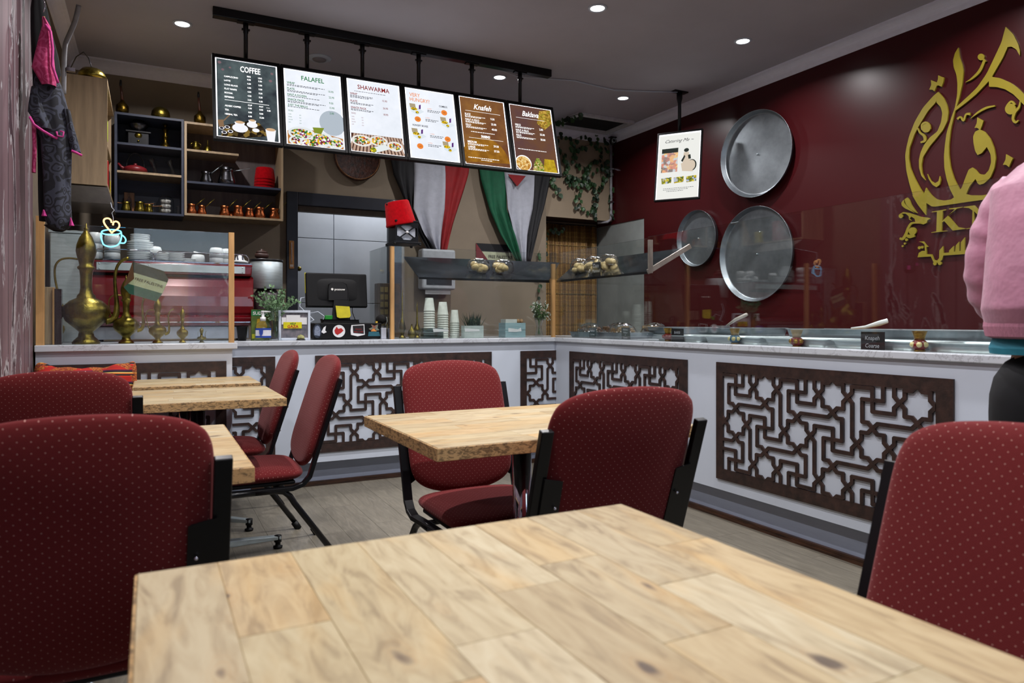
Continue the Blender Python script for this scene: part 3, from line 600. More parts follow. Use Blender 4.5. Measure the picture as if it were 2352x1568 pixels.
# ================================================================== COUNTERS
SP = .1955; LW = .0083
def clip(poly_, x0, x1, y0, y1):
    for ax, lim, sg in ((0, x0, 1), (0, x1, -1), (1, y0, 1), (1, y1, -1)):
        out = []
        for i in range(len(poly_)):
            p, q = poly_[i], poly_[(i+1) % len(poly_)]; dp, dq = (p[ax]-lim)*sg, (q[ax]-lim)*sg
            if dp >= 0: out.append(p)
            if (dp > 0 and dq < 0) or (dp < 0 and dq > 0):
                t = dp/(dp-dq); out.append((p[0]+(q[0]-p[0])*t, p[1]+(q[1]-p[1])*t))
        poly_ = out
        if len(poly_) < 3: return None
    return poly_
def lattice(parent, fn, w_, h_, sx0, sy0, mir=1, bl=.05, br=.055, bt=.053, bb=.058):
    """fn(a,b,d): a right along the panel, b down from its top. Star centre at (sx0, sy0)."""
    m = MB(); ax0, ax1, ay0, ay1 = bl, w_-br, bt, h_-bb; T = .009
    cnt = [0]
    def P(poly_, o=0.): m.prism(poly_, lambda a, b, d: fn(a, b, d-o), T)
    P([(0, 0), (w_, 0), (w_, bt), (0, bt)]); P([(0, ay1), (w_, ay1), (w_, h_), (0, h_)])
    if bl > 0: P([(0, bt), (bl, bt), (bl, ay1), (0, ay1)])
    if br > 0: P([(ax1, bt), (w_, bt), (w_, ay1), (ax1, ay1)])
    def seg(p, q):
        dx, dy = q[0]-p[0], q[1]-p[1]; L = math.hypot(dx, dy); ux, uy = dx/L*LW, dy/L*LW
        e = .42
        r = [(p[0]-uy-ux*e, p[1]+ux-uy*e), (p[0]-ux*1.0, p[1]-uy*1.0), (p[0]+uy-ux*e, p[1]-ux-uy*e), (q[0]+uy+ux*e, q[1]-ux+uy*e), (q[0]+ux*1.0, q[1]+uy*1.0), (q[0]-uy+ux*e, q[1]+ux+uy*e)]
        c = clip(r, ax0, ax1, ay0, ay1)
        if c and len(c) > 2: cnt[0] += 1; P(c, .0002+.0001*(cnt[0] % 23))
    def line(pts, cx, cy, rot):
        o = []
        for x, y in pts:
            for _ in range(rot): x, y = -y, x
            o.append((sx0+mir*(cx+x)*SP, sy0+(cy+y)*SP))
        for a, b in zip(o, o[1:]): seg(a, b)
    R = .385; A = R*.7071; B = R-A
    for i in range(-9, 9):
        for j in range(-2, 5):
            if not -2*SP < sx0+mir*i*SP < w_+2*SP: continue
            if (i+j) % 2 == 0:
                for r in range(4):
                    line([(R, 0), (A, B), (A, A), (B, A), (0, R)], i, j, r)
                    if r < 2: line([(0, R), (.12, .5), (.88, .5), (1, 1-R)], i, j, r)
            else:
                for r in range(4): line([(0, 0), (0, .25), (-.5, .25), (-.5, .115), (-1+R, 0)], i, j, r)
    return obj('lattice_panel', m, RUST, parent)
def fback(x0, y, zt): return lambda a, b, d: (x0+a, y-.010+d, zt-b)
def fright(y0, x, zt): return lambda a, b, d: (x-.010+d, y0-a, zt-b)
# back counter
YBK, XRT, YLF = 4.575, 2.72, 4.275
cb_ = thing('back_counter', 'white counter with brown star lattice panels under the till', 'counter', (0, 0, 0))
obj('body', rbox(.4155, YBK, .165, XRT-.0005, YBK+.55, .913), WHITE, cb_); obj('kickboard', rbox(.416, 4.67, 0, 2.779, 5.10, .165), KICK, cb_)
obj('floor_trim', MB().box(.565, 4.652, 0, 2.77, 4.67, .028).box(.565, 4.646, 0, 2.77, 4.652, .014), BTRIM, cb_)
lattice(cb_, fback(.938, YBK, .847), 1.245, .622, .326, .115, 1)
lattice(cb_, fback(.437, YBK, .847), .256, .622, .256-.133, .115, 1, bl=0)
lattice(cb_, fback(2.419, YBK, .847), .300, .622, .326, .115, 1, br=0)
rc = thing('display_counter', 'white right-hand counter with brown star lattice under the food display', 'counter', (0, 0, 0))
obj('body', rbox(XRT, .3, .165, 3.42, 4.85, .913), WHITE, rc); obj('kickboard', rbox(2.78, .3, 0, 3.40, 4.80, .165), KICK, rc)
obj('floor_trim', MB().box(2.762, .3, 0, 2.78, 4.66, .028).box(2.755, .3, 0, 2.762, 4.66, .014), BTRIM, rc)
lattice(rc, fright(2.871, XRT, .848), 1.259, .624, .335, .113, -1, br=.068)
lattice(rc, fright(4.364, XRT, .848), 1.259, .624, .335, .113, -1, br=.068)
lattice(rc, fright(1.32, XRT, .848), 1.0, .624, .335, .113, -1, br=.06)
lc = thing('coffee_counter', 'white left-hand counter stepping forward under the coffee machine', 'counter', (0, 0, 0))
obj('body', rbox(XL+.01, YLF, .165, .415, 4.95, .911), WHITE, lc); obj('kickboard', rbox(XL+.01, 4.36, 0, .39, 4.9, .165), KICK, lc)
lattice(lc, fback(-.50, YLF, .843), .884, .622, .884-.142-.391, .115, 1, bl=0)
def slab(name, label, m): return tag(obj(name, m, MARBLE, bevel=.004), label, 'worktop')
slab('marble_worktop', 'pale marble worktop under the till and glass jars', MB().box(.40, 4.545, .914, 2.70, 5.15, HT))
slab('marble_worktop', 'long pale marble worktop along the right-hand food display', MB().box(2.70, .3, .914, 3.45, 5.15, HT))
slab('marble_worktop', 'pale marble worktop below the brass ewers', MB().box(XL+.008, 4.245, .911, .44, 4.98, .9455))
# glass cases -----------------------------------------------------------
def gthing(name, label): return thing(name, label, 'glass case', (0, 0, 0))
g = gthing('glass_screen', 'clear glass screen with oak posts in front of the brass ewers')
obj('pane', rbox(-.475, 4.272, HT, .395, 4.282, 1.565), GL, g); obj('post', rbox(-.512, 4.262, HT, -.476, 4.29, 1.60), OAKP, g); obj('post', rbox(.396, 4.262, HT, .425, 4.29, 1.568), OAKP, g)
g = gthing('glass_screen', 'clear glass case with oak posts around the stacked paper cups')
obj('pane', rbox(1.47, 4.602, HT, 2.70, 4.61, 1.575), GL, g); obj('pane', rbox(1.452, 4.63, HT, 1.46, 5.14, 1.585), GL, g)
obj('post', rbox(1.445, 4.592, HT, 1.468, 4.62, 1.572), OAKP, g); obj('post', rbox(2.708, 4.60, HT, 2.735, 4.625, 1.50), OAKP, g)
obj('corner_clip', MB().box(2.70, 4.592, 1.39, 2.742, 4.63, 1.585), GLASS('frosted_corner', (.8, .83, .84), 1.6, 1.5, .2), g)
g = gthing('glass_screen', 'long clear glass screen above the right-hand food display')
obj('pane', rbox(2.738, 3.50, HT, 2.746, 4.59, 1.58), GL, g); obj('pane', rbox(2.738, .4, HT, 2.746, 3.492, 1.588), GL, g)
# tilted smoked shelves
def tilted(name, label, quadpts, mat, endpts=()):
    t = thing(name, label, 'shelf', (0, 0, 0)); a, b, c, d = [Vector(p) for p in quadpts]; n = (b-a).cross(d-a).normalized()*.008
    m = MB().add([a, b, c, d, a+n, b+n, c+n, d+n], [(0, 1, 2, 3), (7, 6, 5, 4), (0, 4, 5, 1), (1, 5, 6, 2), (2, 6, 7, 3), (3, 7, 4, 0)]); obj('board', m, mat, t); return t
SMK = M('smoked_shelf', '2b2f33', .12, var=.2, scale=6, coat=.4); ALT = M('satin_aluminium_edge', 'b4a8a0', .35, .5)
t = tilted('tilted_shelf', 'smoked tilted shelf carrying two bags of biscuits behind glass', [(1.66, 4.64, 1.362), (2.70, 4.64, 1.372), (2.70+.30, 4.98, 1.54), (1.66, 4.98, 1.535)], SMK)
obj('front_lip', rbox(1.66, 4.634, 1.358, 2.70, 4.642, 1.372), BLKP, t)
t = tilted('tilted_shelf', 'smoked tilted shelf with three biscuit bags behind the right-hand glass', [(2.765, 4.62, 1.372), (2.765, 3.51, 1.368), (3.10, 3.51, 1.537), (3.10, 4.86, 1.54)], SMK)
obj('front_lip', rbox(2.758, 3.52, 1.362, 2.766, 4.62, 1.376), BLKP, t)
m = MB().box(2.755, 3.500, 1.366, 2.785, 3.514, 1.573); obj('end_bracket', m, ALT, t)
a, b = Vector((2.76, 3.503, 1.360)), Vector((3.10, 3.503, 1.537)); m = MB(); n = Vector((-.03*.46, 0, .03*.88))
m.add([a, b, b+n, a+n, a+Vector((0, .014, 0)), b+Vector((0, .014, 0)), b+n+Vector((0, .014, 0)), a+n+Vector((0, .014, 0))], [(0, 1, 2, 3), (7, 6, 5, 4), (0, 4, 5, 1), (1, 5, 6, 2), (2, 6, 7, 3), (3, 7, 4, 0)]); obj('end_bracket', m, ALT, t)

# ================================================================== TABLES
def table(label, x0, x1, y0, y1, z, along, sw=.088, seed=1, base=None, group='acacia cafe tables', notop=False):
    rnd = random.Random(seed); cx, cy = (x0+x1)/2, (y0+y1)/2; t = thing('cafe_table', label, 'table', (cx, cy, 0), group=group); th = .036
    top = obj('tabletop', rbox(x0-cx+.006, y0-cy+.006, z-th, x1-cx-.006, y1-cy-.006, z-th+.006), BLACK, t)
    mat = W_X if along == 'x' else W_Y
    lo, hi = (x0, x1) if along == 'x' else (y0, y1); wl_, wh_ = (y0, y1) if along == 'x' else (x0, x1)
    n = max(1, round((wh_-wl_)/sw)); ww = (wh_-wl_)/n
    for k in range(n):
        p = lo; first = True
        while p < hi-.005:
            q = p+rnd.uniform(.16, .46)*(rnd.random()*.5+.5 if first else 1); first = False
            if hi-q < .12: q = hi
            a0, a1 = wl_+k*ww, wl_+(k+1)*ww; zz = z-rnd.uniform(0, .0003)
            bx = rbox(p-cx, a0-cy, z-th+.006, q-cx, a1-cy, zz) if along == 'x' else rbox(a0-cx, p-cy, z-th+.006, a1-cx, q-cy, zz)
            obj('stave', bx, mat, top, bevel=.0008, seg=1); p = q
    e = .0035
    obj('edge', MB().box(x0-cx-e, y0-cy-e, z-th, x1-cx+e, y0-cy, z-.0016).box(x0-cx-e, y1-cy, z-th, x1-cx+e, y1-cy+e, z-.0016).box(x0-cx-e, y0-cy, z-th, x0-cx, y1-cy, z-.0016).box(x1-cx, y0-cy, z-th, x1-cx+e, y1-cy, z-.0016), EDGE, t, bevel=.0012, seg=1)
    bx_, by_ = base[0]-cx if base else 0, base[1]-cy if base else 0; br = base[2] if base else 0
    obj('column', MB().lathe([(.031, .07), (.031, z-th-.01), (.0, z-th-.01)], (bx_, by_, 0), 24), CHROME, t)
    obj('mount_plate', rbox(bx_-.16, by_-.16, z-th-.012, bx_+.16, by_+.16, z-th-.0005), BLKM, t)
    obj('hub', MB().lathe([(.05, .05), (.055, .06), (.05, .085), (.033, .09)], (bx_, by_, 0), 20), BLKM, t)
    for k in range(4):
        a = br+k*PI/2; R_ = Matrix.Rotation(a, 3, 'Z'); L = .36
        vs = []
        for (d, hw, zl, zh) in ((.03, .024, .045, .082), (L, .016, .042, .058)):
            for sy in (-1, 1):
                for zz in (zl, zh): vs.append(R_ @ Vector((d, sy*hw, 0))+Vector((bx_, by_, zz)))
        m = MB().add(vs, [(0, 1, 3, 2), (4, 6, 7, 5), (0, 2, 6, 4), (1, 5, 7, 3), (0, 4, 5, 1), (2, 3, 7, 6)])
        arm = obj('foot_arm', m, STEEL, t, bevel=.003); e_ = R_ @ Vector((L-.012, 0, 0))+Vector((bx_, by_, 0))
        obj('levelling_foot', MB().lathe([(.02, 0), (.022, .01), (.012, .014), (.012, .028), (.017, .03), (.017, .06), (0, .062)], tuple(e_), 12), BLKP, arm)
    return t
table('nearest pale wooden table filling the bottom of the view', -.014, .745, .14, 1.025, .745, 'y', .095, 11, (.37, .55, .5))
table('square-edged wooden table on one chrome column between two facing chairs', .655, 1.52, 1.69, 2.37, .745, 'x', .085, 5, (1.08, 2.03, .4))
table('wooden table half hidden behind the nearest left chair', -.50, .205, 1.665, 2.385, .745, 'x', .085, 8, (-.15, 2.0, .6))
table('wooden table on the left just behind the second left chair', -.33, .512, 3.09, 3.705, .745, 'x', .08, 21, (.19, 3.42, .1))
table('small wooden table pushed against the coffee counter', -.07, .498, 3.76, 4.235, .757, 'x', .08, 33, (.16, 4.0, PI/4+.2))

# ================================================================== CHAIRS
def pad(w_, h_, th, top_arch, bot_arch, rc_, curve=.0, nu=22, nv=22, dome=.3):
    """soft pad in local x (width) / z (height) with thickness along y"""
    m = MB()
    def outline(u, v):                                              # u,v in -1..1 -> squircle-ish outline with arched ends
        k = 8.0
        # map square to superellipse
        d = (abs(u)**k+abs(v)**k)**(1/k); mx = max(abs(u), abs(v)); f = mx/d if d > 0 else 1
        x, z = u*f*w_/2, v*f*h_/2
        z += (top_arch if v > 0 else -bot_arch)*abs(v)*(1-(x/(w_/2))**2)-(top_arch if v > 0 else -bot_arch)*abs(v)*.5
        return x, z
    def pt(u, v, side):
        x, z = outline(u, v); e = max(abs(u), abs(v)); t = (max(0, 1-e**4))**.5
        y = side*th/2*(.25+.75*t) if e < 1 else side*th/2*.25
        y += side*dome*th*(1-u*u)*(1-v*v)*.5+curve*(x/(w_/2))**2
        return Vector((x, y, z))
    us = [-1+2*i/(nu-1) for i in range(nu)]; us = [math.copysign(abs(u)**.8, u) for u in us]; vv = [-1+2*i/(nv-1) for i in range(nv)]; vv = [math.copysign(abs(u)**.8, u) for u in vv]
    vs = [pt(u, v, 1) for v in vv for u in us]+[pt(u, v, -1) for v in vv for u in us]; fs = []; o = nu*nv
    for j in range(nv-1):
        for i in range(nu-1):
            a = j*nu+i; fs.append((a, a+1, a+nu+1, a+nu)); fs.append((o+a, o+a+nu, o+a+nu+1, o+a+1))
    ring = [i for i in range(nu)]+[j*nu+nu-1 for j in range(1, nv)]+[(nv-1)*nu+i for i in range(nu-2, -1, -1)]+[j*nu for j in range(nv-2, 0, -1)]
    for a, b in zip(ring, ring[1:]+ring[:1]): fs.append((a, o+a, o+b, b))
    return m.add(vs, fs, True)
def chair_proto(label):
    t = thing('dining_chair', label, 'chair', (0, 0, 0), group='burgundy dotted fabric chairs with black frames')
    # back pad, leaning back 18 degrees
    bk = obj('backrest', pad(.43, .485, .055, .034, .05, .07, .012), F_BACK, t, (0, -.298, .664), (math.radians(-18)*-1, 0, 0), subsurf=1)
    bk.rotation_euler = (math.radians(18), 0, 0)
    sm = pad(.43, .43, .06, .02, .015, .06, 0, dome=.5)
    s_ = MB(); s_.add([(x, z, y) for x, y, z in sm.v], [tuple(reversed(f)) for f in sm.f], True)
    obj('seat', s_, F_SEAT, t, (0, .005, .405), subsurf=1)
    obj('seat_shell', rbox(-.19, -.17, .362, .19, .19, .378), BLKP, t, bevel=.006)
    for sx in (-1, 1):
        X = sx*.2275
        pts = [(X*.93, .15, .352), (X*.96, -.06, .352), (X, -.15, .354), (X, -.195, .368), (X, -.222, .398), (X, -.238, .45), (X, -.2535, .5), (X, -.302, .65), (X, -.3555, .815)]
        up = obj('upright', MB().tube(pts, .0232, 4, .55, up=(1, 0, 0)), BLKM, t, bevel=.0025)
        for z0, y0 in ((.50, -.262), (.62, -.300)):
            obj('screw', MB().sph((sx*.183, y0-.014, z0), .0045, 8, 6), CHROME, up)
        # bracket plate behind the pad
        a = math.radians(18); 
        def q(xx, zz, dy): return (xx, -.298-(zz-.664)*math.tan(a)-.024+dy, zz)
        P4 = [(sx*.218, .695), (sx*.170, .685), (sx*.166, .48), (sx*.218, .45)]
        vs = [q(x_, z_, 0) for x_, z_ in P4]+[q(x_, z_, .006) for x_, z_ in P4]
        obj('bracket_plate', MB().add(vs, [(0, 1, 2, 3), (7, 6, 5, 4)]+[(i, (i+1) % 4, 4+(i+1) % 4, 4+i) for i in range(4)]), BLKM, t, bevel=.0015)
        lg = MB().tube([(X*1.12, .235, .012), (X*1.03, .175, .29), (X*1.0, .165, .325), (X*.98, .14, .343), (X*.98, .10, .349), (X*.98, -.08, .349), (X*.98, -.12, .343), (X*1.0, -.145, .325), (X*1.02, -.16, .29), (X*1.12, -.355, .012)], .0128, 10)
        # front and rear legs as separate meshes sharing the bent top
        fr = MB().tube([(X*1.12, .235, .012), (X*1.03, .178, .29), (X*1.0, .168, .322), (X*.98, .145, .342), (X*.98, .10, .349), (X*.98, .0, .349)], .0128, 10)
        rr = MB().tube([(X*.98, .0, .349), (X*.98, -.08, .349), (X*.98, -.115, .342), (X*1.0, -.14, .322), (X*1.02, -.158, .29), (X*1.12, -.355, .012)], .0128, 10)
        f_ = obj('leg', fr, BLKM, t); r_ = obj('leg', rr, BLKM, t)
        obj('foot_cap', MB().tube([(X*1.125, .237, .0), (X*1.11, .23, .034)], .0165, 10), BLKP, f_); obj('foot_cap', MB().tube([(X*1.125, -.357, .0), (X*1.115, -.334, .036)], .0165, 10), BLKP, r_)
    obj('crossbar', MB().tube([(-.22, .12, .342), (.22, .12, .342)], .010, 8), BLKM, t); obj('crossbar', MB().tube([(-.22, -.1, .342), (.22, -.1, .342)], .010, 8), BLKM, t)
    return t
ch = chair_proto('nearest burgundy chair at the left edge, its back to the view'); ch.location = (-.105, 1.775, 0)
dup(ch, (1.055, 1.765, 0), math.radians(-1.5), 'burgundy chair seen from behind at the middle table')
dup(ch, (1.085, 2.295, 0), PI, 'burgundy chair facing the view across the middle table')
dup(ch, (-.264, 3.045, 0), 0, 'burgundy chair further back at the left edge with a kilim cushion behind it')
dup(ch, (.845, .59, 0), PI/2, 'burgundy chair cropped by the right edge beside the nearest table')
dup(ch, (.392, 3.335, 0), PI/2, 'side-on burgundy chair with black legs showing on the floor')
dup(ch, (.325, 3.985, 0), PI/2, 'side-on burgundy chair nearest the lattice counter')

# ================================================================== WALL LOGO (gold cut-out letters on the right wall)
def z1(p): return (p[0]/5.228+2040, p[1]/5.228+40)
def z2(p): return (p[0]/5.407+2040, p[1]/5.407+330)
lg = thing('wall_emblem', 'large gold Arabic calligraphy emblem with Latin letters on the maroon wall', 'sign', (XR-.001, 2.4, 2.1))
_wk = [0]
def wallpoly(name, pts, dep=.008):
    _wk[0] += 1; ko = _wk[0]*.00012
    q = [onX(u, v, XR-.012) for u, v in pts]; m = MB()
    m.prism([(p.y, p.z) for p in q], lambda a, b, d: (XR-.012-ko+d, a, b), dep+.003); return obj(name, m, GOLDL, lg, world=True)
def stroke(pts, ws, zf):
    W_ = list(ws) if isinstance(ws, (list, tuple)) else [ws]*len(pts); P0 = [Vector((x, y, w_)) for (x, y), w_ in zip(pts, W_)]; Q = []
    for i in range(len(P0)-1):
        a, b, c, d = P0[max(i-1, 0)], P0[i], P0[i+1], P0[min(i+2, len(P0)-1)]
        for k in range(5):
            t = k/5; Q.append(.5*((2*b)+(c-a)*t+(2*a-5*b+4*c-d)*t*t+(3*b-a-3*c+d)*t*t*t))
    Q.append(P0[-1]); ws = [q.z for q in Q]
    P = [Vector((q.x, q.y)) for q in Q]; L, R_ = [], []
    for i, p in enumerate(P):
        t = (P[min(i+1, len(P)-1)]-P[max(i-1, 0)]).normalized(); n = Vector((-t.y, t.x)); w_ = ws[i] if isinstance(ws, (list, tuple)) else ws
        L.append(zf(p+n*w_/2)); R_.append(zf(p-n*w_/2))
    return L+R_[::-1]
def circ(cx, cy, r, zf, n=18): return [zf((cx+r*math.cos(2*PI*k/n), cy+r*math.sin(2*PI*k/n))) for k in range(n)]
def smooth(pts, it=1):
    for _ in range(it):
        o = []
        for i in range(len(pts)):
            p, q = pts[i], pts[(i+1) % len(pts)]
            a = pts[i-1]; ang = (Vector(p)-Vector(a)).normalized().dot((Vector(q)-Vector(p)).normalized()) if Vector(p) != Vector(a) and Vector(q) != Vector(p) else 1
            if ang < .55: o.append(p)
            else:
                b = q; o += [(p[0]*.875+a[0]*.125, p[1]*.875+a[1]*.125), (p[0]*.875+b[0]*.125, p[1]*.875+b[1]*.125)]
        pts = o
    return pts
Z1 = lambda l: [z1(p) for p in l]
Z2 = lambda l: [z2(p) for p in l]
SH = [
 Z1([(842, 362), (800, 430), (778, 515), (787, 600), (820, 690), (832, 800), (828, 930), (800, 1085), (758, 1200), (700, 1390), (680, 1540)])+Z2([(693, 150), (697, 300), (725, 440), (765, 560), (820, 668), (890, 572), (820, 440), (775, 300), (755, 150)])+Z1([(728, 1540), (750, 1350), (800, 1140), (850, 980), (890, 800), (903, 650), (890, 570), (858, 480)]),
 Z1([(1410, 112), (1500, 200), (1560, 320), (1582, 400), (1580, 460), (1540, 385), (1480, 350), (1435, 355), (1380, 480), (1245, 712), (1350, 730), (1480, 790), (1560, 850), (1640, 930), (1640, 1060), (1580, 1000), (1500, 920), (1400, 860), (1300, 835), (1212, 832), (1208, 765), (1060, 920), (940, 1020), (805, 1122), (790, 1100), (900, 1000), (1060, 850), (1180, 680), (1290, 450), (1360, 300)]),
 Z1([(600, 695), (670, 722), (660, 780), (640, 833), (605, 815), (582, 820), (555, 887), (530, 868), (493, 866), (518, 810), (513, 752), (585, 780), (598, 740)]),
 Z1([(600, 893), (665, 965), (708, 1060), (722, 1140), (708, 1250), (660, 1350), (580, 1450), (500, 1545)])+Z2([(480, 90), (430, 170), (412, 270), (422, 370), (462, 452), (412, 400), (384, 300), (382, 200), (402, 110)])+Z1([(430, 1530), (500, 1440), (590, 1370), (635, 1260), (650, 1150), (630, 1075), (575, 1018)]),
 Z1([(600, 893), (540, 945), (420, 1080), (320, 1250), (250, 1430), (218, 1568)])+Z2([(211, 150), (225, 330), (262, 490), (310, 648), (445, 620), (400, 560), (330, 430), (275, 300), (255, 180), (262, 60)])+Z1([(280, 1500), (312, 1410), (370, 1300), (480, 1120), (575, 1018)]),
 Z2([(300, 640), (370, 760), (468, 885), (475, 735), (550, 785), (800, 750), (1000, 720), (1240, 688), (1300, 610), (1180, 640), (1030, 640), (970, 625), (1010, 530), (1085, 437), (1110, 490), (1135, 510), (1190, 495), (1270, 420), (1320, 300), (1338, 180), (1318, 60), (1270, -60), (1200, -150), (1135, -178), (1080, -150), (1055, -90), (1060, -10), (1080, 90), (1110, 140), (1160, 120), (1225, 40), (1272, 130), (1280, 230), (1250, 330), (1200, 385), (1130, 375), (1085, 320), (1045, 295), (1000, 320), (960, 420), (915, 545), (890, 572), (820, 665), (780, 692), (700, 705), (600, 690), (540, 640), (500, 590), (470, 545), (445, 620)]),
 Z2([(485, 375), (530, 460), (580, 490), (625, 465), (640, 400), (652, 450), (640, 510), (600, 540), (550, 510), (505, 440)]),
 Z1([(1070, 1200), (1145, 1240), (1130, 1290), (1105, 1352), (1070, 1325), (1038, 1325), (1065, 1270)]), Z2([(1465, 130), (1550, 180), (1525, 230), (1500, 290), (1465, 262), (1425, 262), (1458, 200)]),
 stroke([(1155, 520), (1100, 640), (1010, 730), (928, 780)], [30, 34, 22, 3], z1), circ(1116, 475, 40, z1), stroke([(1140, 500), (1160, 520), (1183, 527)], [26, 16, 3], z1),
 stroke([(990, 1215), (1080, 1140), (1180, 1085), (1282, 1062)], [3, 22, 26, 16], z1), stroke([(832, 1222), (868, 1195), (905, 1238), (935, 1165), (985, 1160)], [26, 20, 24, 22, 34], z1),
 circ(455, 1330, 52, z1), stroke([(350, 1325), (385, 1385), (430, 1420), (440, 1480), (390, 1500)], [12, 22, 30, 30, 18], z1), stroke([(405, 1350), (405, 1290), (450, 1262), (490, 1290), (500, 1340)], [10, 20, 26, 24, 20], z1),
 circ(1470, 1100, 66, z1), stroke([(1590, 1000), (1570, 1080), (1520, 1140), (1500, 1220), (1530, 1260), (1565, 1235)], [14, 26, 34, 30, 26, 12], z1), stroke([(1425, 1060), (1480, 1010), (1525, 1050)], [16, 26, 20], z1),
 Z2([(205, 690), (240, 668), (268, 700), (290, 760), (362, 862), (280, 815), (225, 755)]), Z2([(192, 698), (166, 735), (172, 770), (215, 805), (335, 858), (255, 795), (205, 740)]),
 Z2([(150, 870), (190, 848), (260, 858), (330, 880), (400, 905), (500, 918), (520, 935), (490, 950), (480, 985), (440, 1002), (390, 990), (340, 970), (330, 930), (290, 905), (268, 930), (290, 955), (262, 940), (258, 900), (220, 868)]),
 circ(160, 897, 27, z2), stroke([(400, 985), (300, 985), (255, 1040), (225, 1120), (185, 1180), (145, 1175)], [14, 26, 30, 36, 34, 24], z2), circ(305, 1085, 48, z2), stroke([(232, 1140), (270, 1150), (330, 1140)], [30, 46, 30], z2),
 circ(230, 1192, 18, z2), circ(209, 1239, 13, z2), circ(182, 1271, 12, z2),
 Z2([(545, 843), (725, 814), (722, 825), (682, 835), (668, 1082), (735, 1078), (735, 1085), (540, 1106), (540, 1100), (602, 1088), (610, 845), (545, 852)]),
 Z2([(760, 803), (930, 783), (930, 790), (860, 805), (745, 892), (870, 1035), (960, 1050), (960, 1058), (805, 1078), (700, 960), (672, 978), (672, 962), (835, 812), (760, 815)]),
 Z2([(945, 783), (1072, 765), (1260, 960), (1255, 800), (1280, 795), (1275, 1040), (1070, 838), (1078, 1035), (1140, 1038), (975, 1060), (975, 1052), (1045, 1040), (1052, 830), (1010, 800), (945, 792)]),
 Z2([(370, 1410), (385, 1355), (425, 1330), (462, 1330), (455, 1250), (430, 1230), (385, 1215), (440, 1212), (478, 1260), (500, 1278), (478, 1285), (480, 1370), (545, 1372), (572, 1440), (610, 1452), (638, 1420), (640, 1325), (685, 1270), (690, 1355), (760, 1350), (762, 1325), (820, 1268), (820, 1340), (835, 1340), (845, 1262), (885, 1215), (888, 1332), (905, 1330), (908, 1222), (957, 1160), (955, 1322), (1080, 1318), (1060, 1410), (1000, 1408), (985, 1368), (690, 1388), (672, 1445), (620, 1480), (565, 1465), (535, 1400)]),
 circ(391, 1292, 19, z2), circ(426, 1285, 17, z2), circ(585, 1487, 23, z2), circ(645, 1484, 23, z2)]
for k_, q in enumerate(SH):
    wallpoly('letter', smooth(q, 2) if len(q) < 200 and len(q) not in (18,) and k_ < 9 or k_ in (19, 20, 21) else q)

# ================================================================== ROUND TRAYS ON THE WALL
def disc_tray(label, u, v, r, tilt=0., studs=((0, 0),)):
    p = onX(u, v, XR-.05); t = thing('round_tray', label, 'tray', (XR-.004, p.y, p.z), group='round aluminium trays on the maroon wall')
    R_ = Matrix.Rotation(-PI/2, 3, 'Y') @ Matrix.Identity(3)
    prof = [(0, .0), (r*.90, .0), (r*.925, .0), (r*.935, .002), (r*.945, .006), (r*.99, .036), (r, .040), (r, .036), (r*.985, .03), (r*.95, -.003), (0, -.003)]
    R2 = Matrix.Rotation(tilt, 3, 'Z') @ R_
    obj('dish', MB().lathe(prof, (-.006-abs(math.sin(tilt))*r, 0, 0), 72, R2, cap=False), ALU, t)
    for a, b in studs: obj('stud', MB().sph((-.012-abs(math.sin(tilt))*r, a, b), .007, 10, 6), STEEL, t)
disc_tray('upper round aluminium tray on the maroon wall', 1738, 354, .335, math.radians(5))
disc_tray('large lower round aluminium tray on the maroon wall', 1731, 583, .372, 0, ((0, 0), (-.03, .17)))
disc_tray('small round aluminium tray left of the big lower tray', 1597, 547, .243, 0)

# ================================================================== CABINETS AND SHELVES
t = thing('wall_cabinet', 'pale oak wall cabinet end panel with a metal dome lamp on top', 'cabinet', (0, 0, 0))
obj('side_panel', rbox(XL+.005, 4.85, 1.875, -.226, 4.868, 2.515), OAK, t); obj('side_panel', rbox(XL+.005, 5.66, 1.875, -.24, 5.68, 2.515), OAK, t)
obj('top_panel', rbox(XL+.005, 4.868, 2.497, -.226, 5.66, 2.515), OAK, t); obj('bottom_panel', rbox(XL+.005, 4.868, 1.875, -.226, 5.66, 1.893), OAK, t); obj('shelf', rbox(XL+.005, 4.868, 2.18, -.24, 5.66, 2.195), OAK, t)
obj('back_panel', rbox(XL+.003, 4.868, 1.893, XL+.012, 5.66, 2.497), GREYW, t)
for i, (c, z, h_) in enumerate([('c8c8c8', 2.195, .19), ('b8d820', 2.195, .13), ('a01c1c', 1.893, .2), ('30201c', 1.893, .16), ('d8c020', 1.893, .12)]):
    yy = 4.93+i*.12; m = tag(obj('packet', rbox(-.40, yy, z, -.235, yy+.08, z+h_), M('packet_%d' % i, c, .4), bevel=.006), ['grey foil packet in the oak wall cabinet', 'lime green packet in the oak wall cabinet', 'dark red packet in the oak wall cabinet', 'dark brown packet in the oak wall cabinet', 'yellow packet in the oak wall cabinet'][i], 'packet', 'packets in the oak wall cabinet')
a = [(XL+.006, 4.862, 1.868), (-.226, 4.862, 1.868), (-.205, 5.0, 1.79), (XL+.006, 5.0, 1.79)]
m = MB().add([Vector(p) for p in a]+[Vector(p)+Vector((0, .5, 0)) for p in a], [(0, 1, 2, 3), (7, 6, 5, 4), (0, 4, 5, 1), (1, 5, 6, 2), (2, 6, 7, 3), (3, 7, 4, 0)])
tag(obj('valance', m, M('pale_shiny_panel', '9a948e', .3, coat=.3)), 'pale sloping panel under the oak wall cabinet', 'panel')
